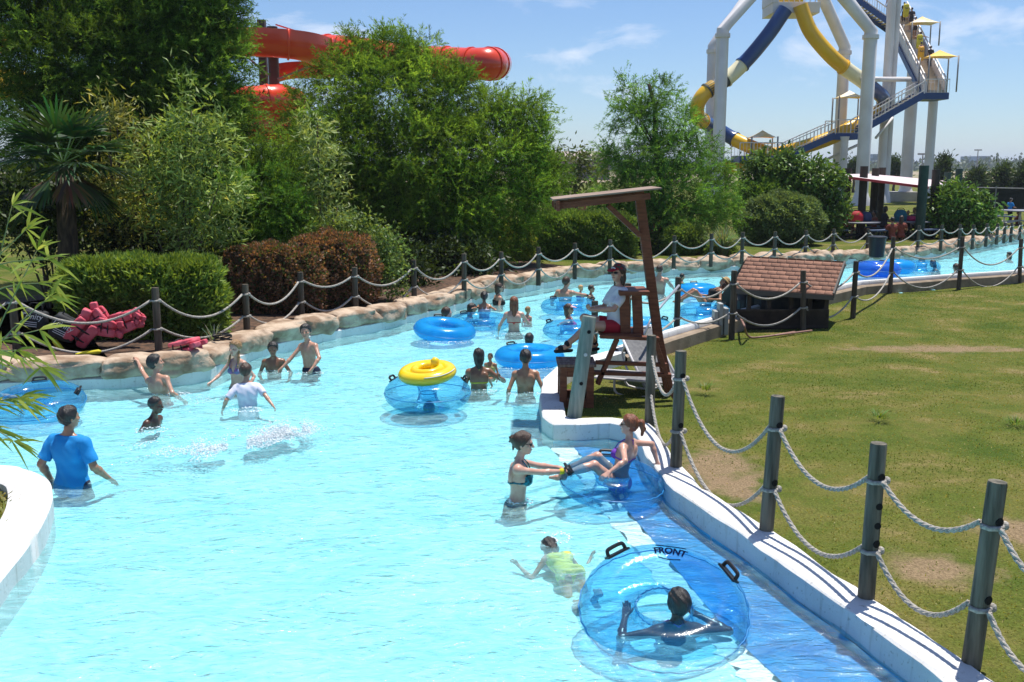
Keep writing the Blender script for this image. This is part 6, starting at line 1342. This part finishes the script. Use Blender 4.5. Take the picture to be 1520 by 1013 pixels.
# ================================================================ tubes, floats, life jackets, bags and splashes
def vinyl(name, tint, body, f):
    if name in MATS: return MATS[name]
    m, nt, N, L, out = nodes_of(name)
    tr = N.new('ShaderNodeBsdfTransparent'); tr.inputs[0].default_value = rgb(tint); df = N.new('ShaderNodeBsdfPrincipled'); df.inputs['Base Color'].default_value = rgb(body); df.inputs['Roughness'].default_value = .25
    tl = N.new('ShaderNodeBsdfTranslucent'); tl.inputs[0].default_value = rgb(body); m0 = N.new('ShaderNodeMixShader'); m0.inputs[0].default_value = .45; L.new(df.outputs[0], m0.inputs[1]); L.new(tl.outputs[0], m0.inputs[2])
    m1 = N.new('ShaderNodeMixShader'); m1.inputs[0].default_value = f; L.new(tr.outputs[0], m1.inputs[1]); L.new(m0.outputs[0], m1.inputs[2])
    gl = N.new('ShaderNodeBsdfGlossy'); gl.inputs['Roughness'].default_value = .07
    tc = N.new('ShaderNodeTexCoord'); n = N.new('ShaderNodeTexNoise'); n.inputs['Scale'].default_value = 16; n.inputs['Detail'].default_value = 5; L.new(tc.outputs['Object'], n.inputs[0]); bp = N.new('ShaderNodeBump'); bp.inputs['Strength'].default_value = .25; bp.inputs['Distance'].default_value = .02; L.new(n.outputs[0], bp.inputs['Height']); L.new(bp.outputs[0], gl.inputs['Normal'])
    fr = N.new('ShaderNodeLayerWeight'); fr.inputs[0].default_value = .22; L.new(bp.outputs[0], fr.inputs['Normal']); mp_ = N.new('ShaderNodeMath'); mp_.operation = 'MULTIPLY'; mp_.inputs[1].default_value = .42; L.new(fr.outputs['Fresnel'], mp_.inputs[0])
    m2 = N.new('ShaderNodeMixShader'); L.new(mp_.outputs[0], m2.inputs[0]); L.new(m1.outputs[0], m2.inputs[1]); L.new(gl.outputs[0], m2.inputs[2]); L.new(m2.outputs[0], out.inputs[0])
    MATS[name] = m; return m
CLEAR = vinyl('clear_blue_vinyl', (.62,.88,1.0), (.03,.38,.88), .12)
AZURE = vinyl('azure_vinyl', (.40,.80,1.0), (.02,.50,1.0), .60)
DEEP = vinyl('deep_blue_vinyl', (.2,.4,.9), (.05,.28,.86), .6)
SEAM = mat('vinyl_seam', (.03,.22,.50), None, rough=.3)
def ring_mesh(Rm, r, n=72, m=28, flat=.86, pleat=.010):
    V = []; Q = []
    for i in range(n):
        a = 2*PI*i/n
        for j in range(m):
            b = 2*PI*j/m; w_ = pleat*(math.sin(a*26)+.6*math.sin(a*41+1))*(max(0,math.cos(b))**8*.7+max(0,-math.cos(b))**6)
            rr = r*(1-.0*abs(math.sin(b)))+w_; x = Rm+rr*math.cos(b); V.append((x*math.cos(a), x*math.sin(a), rr*math.sin(b)*flat))
    for i in range(n):
        for j in range(m): i2 = (i+1)%n; j2 = (j+1)%m; Q.append((i*m+j, i2*m+j, i2*m+j2, i*m+j2))
    return V, Q
def tube(label, c, Rm, r, m=CLEAR, tilt=(0,0), spin=0., handles=(.7,2.4,4.0,5.4), text=False, cat='swim tube', name='swim_tube', group=None):
    t = thing(name, label, cat, c, group=group); t.rotation_euler = (tilt[0], tilt[1], spin)
    V, Q = ring_mesh(Rm, r); npmesh('ring', V, Q, m, t, local=True, smooth=True)
    mb = MB(); k = 72
    for rr, zz in ((Rm+r+.004, 0), (Rm-r-.004, 0)):
        mb.tube([((rr+.006*math.sin(26*2*PI*i/k))*math.cos(2*PI*i/k), (rr+.006*math.sin(26*2*PI*i/k))*math.sin(2*PI*i/k), zz) for i in range(k+1)], .006, 5, cap=False)
    mb.build('seam', SEAM, t, local=True, smooth=True)
    for a in handles:
        d = Vector((math.cos(a), math.sin(a), 0)); s_ = Vector((-d.y, d.x, 0)); b = math.radians(52); o = d*(Rm+r*math.cos(b)*1.0)+Vector((0,0,r*.86*math.sin(b))); up = (d*math.cos(b)+Vector((0,0,1))*math.sin(b)).normalized()
        mb = MB(); mb.tube(spline([o-s_*.085, o-s_*.08+up*.045, o-s_*.05+up*.058, o+s_*.05+up*.058, o+s_*.08+up*.045, o+s_*.085],3), .016, 7)
        mb.box(o, (.21,.07,.016), Matrix((s_, up.cross(s_), up)).transposed())
        mb.build('handle', BLACK, t, local=True, smooth=True, auto=45)
    if text:
        cu = bpy.data.curves.new('t', 'FONT'); cu.body = 'FRONT'; cu.size = .10; cu.extrude = .0; cu.align_x = 'CENTER'; cu.offset = .004
        to = bpy.data.objects.new('t', cu); COL.objects.link(to); dg = bpy.context.evaluated_depsgraph_get(); me = bpy.data.meshes.new_from_object(to.evaluated_get(dg)); bpy.data.objects.remove(to)
        bm = bmesh.new(); bm.from_mesh(me); bmesh.ops.subdivide_edges(bm, edges=bm.edges[:], cuts=1); bm.to_mesh(me); bm.free()
        A0 = text
        for v in me.vertices:
            x, y = v.co.x, v.co.y; a = A0-x/(Rm+r*.6); b = math.radians(97)-(y)/r; rr = r+.004; q = Rm+rr*math.cos(b); v.co = (q*math.cos(a), q*math.sin(a), rr*.86*math.sin(b)+.003)
        link('lettering', me, mat('print_navy', (.004,.006,.03), None, rough=.9, spec=.0), t, local=True)
        mb = MB()
        for bb in (66,106):
            pts = []
            for i in range(13): a = A0-.24+.48*i/12; b = math.radians(bb+5*math.sin(PI*i/12)); rr = r+.004; q = Rm+rr*math.cos(b); pts.append((q*math.cos(a), q*math.sin(a), rr*.86*math.sin(b)))
            mb.tube(pts, .004, 5)
        mb.build('lettering_frame', mat('print_navy', (.01,.02,.10)), t, local=True)
    return t
def tube_px(label, px, py, wpx, z=.13, r=.21, **kw):
    c = G(px, py, z); dep = math.hypot(c.y, HC-z); Rm = max(.34, wpx/2*dep/F-r); return tube(label, c, Rm, r, **kw)
ftube = G(985,902,.10)
tube('big clear blue tube printed FRONT with a woman in its hole', ftube, .425, .212, tilt=(R(19),R(-4)), spin=.1, handles=(2.05,.25,), text=1.22)
tube_px('clear blue tube being pushed with the woman in the purple bikini sitting in it', 908, 716, 152, r=.19, z=.14, tilt=(R(3),R(4)), handles=(1.6,3.3))
tube_px('clear blue tube at the left edge under the bamboo', 55, 600, 135, r=.22, tilt=(R(8),0), handles=(1.9,.2))
tube_px('clear blue tube carrying the yellow baby float', 635, 583, 127, r=.25, z=.17, handles=(2.9,.2))
tube_px('solid bright blue tube near the rocks with a man in it', 660, 490, 92, m=AZURE, r=.185, z=.12, tilt=(R(5),R(6)), handles=(1.9,))
tube_px('solid bright blue tube behind the bare backed boy', 786, 529, 103, m=AZURE, r=.18, z=.11, handles=(2.2,))
tube_px('clear blue tube under the girl with the ponytail', 712, 478, 92, r=.17, z=.1, handles=(2.2,))
tube_px('clear blue tube under the big man and the two children', 845, 455, 84, r=.19, z=.12, handles=(2.2,.4))
tube_px('clear blue tube around the woman in the pink cap', 848, 490, 84, r=.18, z=.12, handles=(2.6,))
tube_px('solid blue tube in front of the child in green, beyond the hut', 1035, 431, 56, m=AZURE, r=.19, z=.14, handles=(1.6,))
tube_px('clear blue tube around the swimmer with the straw hat', 1046, 463, 76, r=.2, handles=(.5,))
tube_px('clear blue tube half hidden behind the lifeguard mast', 957, 488, 62, r=.23, z=.16, handles=(.5,))
tube_px('deep blue tube in the far channel just right of the hut', 1302, 400, 66, m=DEEP, r=.27, z=.2, handles=(1.0,2.2))
tube_px('bright blue tube partly hidden behind the deep blue tube', 1330, 396, 50, m=AZURE, r=.25, z=.2, handles=(1.2,))
tube_px('pale clear tube ahead of the dark haired swimmer in the far channel', 1368, 396, 52, r=.22, handles=(1.2,))
# yellow baby float on top
fc = G(635,583,.17); yc = Vector((fc.x, fc.y-.02, .17+.25*.86+.085)); YV = mat('yellow_vinyl', (.86,.60,.012), (.80,.53,.01), 2, .25, coat=.4)
t = thing('baby_float', 'yellow baby float with a seat lying on top of the clear tube', 'baby float', yc); t.rotation_euler = (R(7), R(-4), 0)
V, Q = ring_mesh(.315, .105, pleat=.004); npmesh('ring', V, Q, YV, t, local=True, smooth=True); V, Q = ring_mesh(.18, .06, pleat=.003); V = [(x,y,z+.055) for x,y,z in V]; npmesh('inner_ring', V, Q, YV, t, local=True, smooth=True)
mb = MB(); mb.lathe([(.02,-.05),(.12,-.045),(.165,.02),(.15,.03),(.02,.0)], (0,0,0), 20); mb.build('seat', YV, t, local=True, smooth=True)
mb = MB(); mb.tube([(.10,.02,.05),(.12,.02,.12),(.125,.02,.18),(.125,.02,.215)], [.05,.062,.062,.02], 14); mb.build('backrest', YV, t, local=True, smooth=True)
mb = MB(); mb.tube([(.405*math.cos(a),.405*math.sin(a),.055) for a in [-1.6+.075*i for i in range(20)]], .006, 5); mb.build('cord', mat('white_cord', (.75,.72,.7)), t, local=True, smooth=True)
# life jackets
PINK = mat('faded_red_jacket', (.52,.045,.075), (.62,.13,.17), 5, .7, .4, 25); STR = mat('black_webbing', (.012,.012,.014), None, rough=.8)
def pad(d, seed):
    bm = bmesh.new(); bmesh.ops.create_cube(bm, size=1); bmesh.ops.subdivide_edges(bm, edges=bm.edges[:], cuts=5, use_grid_fill=True)
    for v in bm.verts:
        p = v.co*2; q = Vector([math.copysign(abs(x)**1.0, x) for x in p]); l4 = (abs(q.x)**6+abs(q.y)**6+abs(q.z)**6)**(1/6); q = q/max(l4,.01)
        n = MN.noise(Vector((q.x*1.5+seed,q.y*1.5,q.z*1.5)))*.10; v.co = Vector((q.x*d[0]/2*(1+n), q.y*d[1]/2*(1+n), q.z*d[2]/2*(1+n)))
    return bm
def life_jacket(label, c, rot, s=1.0):
    t = thing('life_jacket', label, 'life jacket', c); t.rotation_euler = rot
    for nm, d, p, ry in (('front_panel',(.17,.10,.44),(-.11,-.07,-.03),.05),('front_panel',(.17,.10,.44),(.11,-.07,-.03),-.05),('back_panel',(.38,.09,.46),(0,.07,-.02),0),('collar',(.15,.09,.17),(-.11,0,.24),-.35),('collar',(.15,.09,.17),(.11,0,.24),.35)):
        bm = pad([x*s for x in d], random.random()*9); bm.transform(Matrix.Translation(Vector(p)*s) @ Matrix.Rotation(ry+random.uniform(-.12,.12),4,'Y') @ Matrix.Rotation(random.uniform(-.1,.1),4,'X')); me = bpy.data.meshes.new(nm); bm.to_mesh(me); bm.free(); me.polygons.foreach_set('use_smooth', np.ones(len(me.polygons), bool)); link(nm, me, PINK, t, local=True)
    for z in (-.13,.03):
        mb = MB(); mb.tube([Vector((.205*math.cos(a),.135*math.sin(a),z))*s for a in [i*2*PI/20 for i in range(21)]], .012*s, 6, cap=False); st = mb.build('strap', STR, t, local=True, smooth=True); mb = MB(); mb.box(Vector((0,-.137,z))*s, (.06*s,.025*s,.035*s)); mb.build('buckle', STR, st, local=True, bevel=.004)
    return t
JY = 16.55
life_jacket('large faded red life jacket hanging head down beside the black bags', W(124,490,JY-.1), (.2,R(38),.3), 1.05)
life_jacket('faded red life jacket with upturned collar hanging on the rope, second from the bags', W(146,474,JY), (.15,R(-35),-.2), .85)
life_jacket('red life jacket hanging sideways on the rope nearest the post', W(186,478,JY), (.1,R(72),.1), .9)
life_jacket('red life jacket hanging low and sideways on the rope between the others', W(163,487,JY-.12), (.25,R(98),.05), .75)
life_jacket('small pink life jacket end knotted on the rope close to the fence post', W(204,472,JY), (.1,R(115),-.3), .5)
life_jacket('pink red life jacket lying on the rocks right of the boy with the raised arm', G(274,520,.49)+Vector((0,.1,.05)), (R(78),0,R(75)), .95)
def text_on(parent, body, size, mtx, m, name='lettering'):
    cu = bpy.data.curves.new('t', 'FONT'); cu.body = body; cu.size = size; cu.align_x = 'CENTER'; cu.align_y = 'CENTER'; cu.shear = .25; cu.extrude = .002
    to = bpy.data.objects.new('t', cu); COL.objects.link(to); dg = bpy.context.evaluated_depsgraph_get(); me = bpy.data.meshes.new_from_object(to.evaluated_get(dg)); bpy.data.objects.remove(to); me.transform(mtx); return link(name, me, m, parent, local=True)
WM = mat('white_marker', (.62,.64,.66), None, rough=.8); BAGM = mat('black_bag', (.012,.014,.016), (.025,.027,.03), 6, .75, .4, 20)
def black_bag(label, c, rot, w_, h_):
    t = thing('gear_bag', label, 'bag', c); t.rotation_euler = rot; bm = pad((w_,.22,h_), random.random()*9); me = bpy.data.meshes.new('bag_body'); bm.to_mesh(me); bm.free(); me.polygons.foreach_set('use_smooth', np.ones(len(me.polygons), bool)); link('bag_body', me, BAGM, t, local=True)
    text_on(t, 'Trinity', .135, Matrix.Translation((-.02,-.124,.06)) @ Matrix.Rotation(PI/2,4,'X'), WM)
    mb = MB()
    for k in range(3): mb.box((-.02,-.122,-.035-.035*k), (w_*.5,.004,.010))
    mb.build('label_lines', WM, t, local=True)
    mb = MB(); mb.tube(spline([(-w_*.3,0,h_*.48),(-w_*.2,0,h_*.48+.12),(w_*.2,0,h_*.48+.12),(w_*.3,0,h_*.48)],4), .012, 6); mb.build('strap', STR, t, local=True, smooth=True)
black_bag('black gear bag with white lettering leaning against the large red life jacket', W(96,487,JY-.15), (0,R(28),.05), .42, .42)
black_bag('black gear bag with white lettering hanging behind the bamboo, left of the other bag', W(52,474,JY+.1), (0,R(8),.05), .40, .30)
YF = mat('yellow_foam', (.72,.62,.02), (.6,.5,.02), 6, .7)
for lab, a, b, w_ in [('short yellow paddle float propped below the black bags', W(78,503,JY-.2), W(94,522,JY-.3), .09),('flat yellow foam strip lying along the top of the rocks', W(106,529,15.9), W(150,522,15.9), .09)]:
    t = thing('foam_float', lab, 'foam float', (a+b)/2); mb = MB(); mb.tube([a, a.lerp(b,.08), a.lerp(b,.5), a.lerp(b,.92), b], [.02,w_*.45,w_*.5,w_*.45,.02], 10); mb.build('foam_body', YF, t, smooth=True); mb = MB(); p = a.lerp(b,.12); mb.tube([p, a.lerp(b,.16)], w_*.53, 10); mb.build('band', STR, t, smooth=True)
t = thing('coiled_strap', 'coil of black webbing lying on the rocks right of the pink life jacket', 'strap', G(330,505,.5)); c = G(330,505,.48); mb = MB(); mb.tube([c+Vector((.16*math.cos(a*1.9),.10*math.sin(a*1.9),.05+.05*math.sin(a*1.3))) for a in [i*.22 for i in range(50)]], .012, 6); mb.build('webbing', STR, t, smooth=True)
# black bin on the far rocks, mats on the stairs
c = G(1309,384,.42); t = thing('bin', 'black bin standing on the far rock edge behind the deep blue tube', 'bin', c+Vector((0,.5,0))); mb = MB(); mb.lathe([(.22,.0),(.24,.02),(.28,.62),(.31,.63),(.31,.68),(.26,.70)], c+Vector((0,.5,0)), 16); mb.build('bin_body', BLACK, t, smooth=True, auto=40)
MATY = mat('yellow_mat', (.72,.60,.03), (.62,.5,.02), 3, .5)
for lab, px, py, Y, c in [('rolled yellow mat on the back of the climber with arms on both rails',1365,62,95.6,MATY),('orange yellow mat carried low by the climber behind the yellow one',1367,80,93.6,mat('orange_mat',(.75,.38,.02),None)),('yellow mat held by the climber in black at the top left',1345,16,101.7,MATY),('yellow mat held by the climber on the topmost landing',1323,6,100.6,MATY)]:
    p = W(px,py,Y); t = thing('slide_mat', lab, 'mat', p); bm = pad((.55,.25,1.25), px); me = bpy.data.meshes.new('mat_body'); bm.to_mesh(me); bm.free(); me.polygons.foreach_set('use_smooth', np.ones(len(me.polygons), bool)); link('mat_body', me, c, t, local=True)
    mb = MB(); mb.tube(spline([(-.12,-.12,.3),(-.12,-.2,.2),(.12,-.2,.2),(.12,-.12,.3)],3), .03, 6); mb.build('handle', BLACK, t, local=True, smooth=True)
# splashes
FOAM = mat('foam', (.86,.90,.92), None, rough=.35, spec=.5)
def splash(spots, streaks=()):
    V = []; Q = []; ico = bmesh.new(); bmesh.ops.create_icosphere(ico, subdivisions=1, radius=1); iv = np.array([v.co[:] for v in ico.verts]); fi = np.array([[v.index for v in f.verts] for f in ico.faces]); ico.free(); b = 0; Vs = []; Fs = []
    for px, py, rx, ry, n, hh in spots:
        c = G(px, py, 0); m = math.hypot(c.y,HC)/F
        for i in range(n):
            a = random.uniform(0,2*PI); q = random.uniform(.55,1.0); x = c.x+rx*m*q*math.cos(a); y = c.y+ry*m*4.0*q*math.sin(a); z = .012+hh*random.random()**2.5*(1-q*.7); s_ = random.uniform(.002,.0065)*(1.3 if z < .03 else .7)
            Vs.append(iv*np.array([s_*random.uniform(1,2.4), s_*random.uniform(1,2.4), s_*.7])+np.array([x,y,z])); Fs.append(fi+b); b += len(iv)
    for pl, n, w_, hh in streaks:
        pts = spline([G(px,py,0) for px, py in pl], 12)
        for i in range(n):
            f = random.random()**.8; p = pts[int(f*(len(pts)-1))]; g = MN.noise(Vector((p.x*3,i*.01,0))); x = p.x+random.gauss(0,w_*1.2); y = p.y+random.gauss(0,w_*1.6)
            if MN.noise(Vector((x*4.0, y*2.2, 5))) < -.05: continue
            s_ = random.uniform(.002,.0065); Vs.append(iv*np.array([s_*random.uniform(1,4), s_*random.uniform(1,2.5), s_*.5])+np.array([x,y,.008+hh*random.random()**5])); Fs.append(fi+b); b += len(iv)
    return npmesh('splash', np.concatenate(Vs), np.concatenate(Fs), FOAM, smooth=True)
o = splash([(428,640,14,2,160,.16),(368,610,26,4,120,.04),(225,640,26,5,90,.03),(255,586,30,3,90,.03),(462,556,26,3,70,.02),(408,553,22,3,50,.02),(712,582,34,3,60,.015),(780,586,28,3,60,.015),(833,800,16,6,60,.015),(770,746,22,4,50,.015),(763,497,22,2.5,50,.02),(660,510,42,3,60,.015),(785,548,46,3,50,.015)], [([(300,672),(345,660),(400,652),(448,640)],7500,.12,.10),([(395,642),(425,637),(452,640)],1500,.10,.16),([(215,660),(245,668),(280,662)],700,.16,.02),([(330,600),(300,592),(250,596)],500,.12,.03)])
tag(o, 'white drops and froth splashed up around the bathers', 'splash', kind='stuff')
# thin summer haze: one closed box round the whole scene, the sky outside it
m = bpy.data.materials.new('haze_air'); m.use_nodes = True; hn = m.node_tree; hn.nodes.clear(); ho = hn.nodes.new('ShaderNodeOutputMaterial'); hv = hn.nodes.new('ShaderNodeVolumePrincipled')
hv.inputs['Color'].default_value = (.80,.88,1,1); hv.inputs['Density'].default_value = .00024; hv.inputs['Anisotropy'].default_value = .2; hn.links.new(hv.outputs[0], ho.inputs[1])
mb = MB(); mb.box((0,4000,29.0), (26000,26000,62.6)); tag(mb.build('haze', m), 'thin pale summer haze in the air', 'haze', kind='stuff')
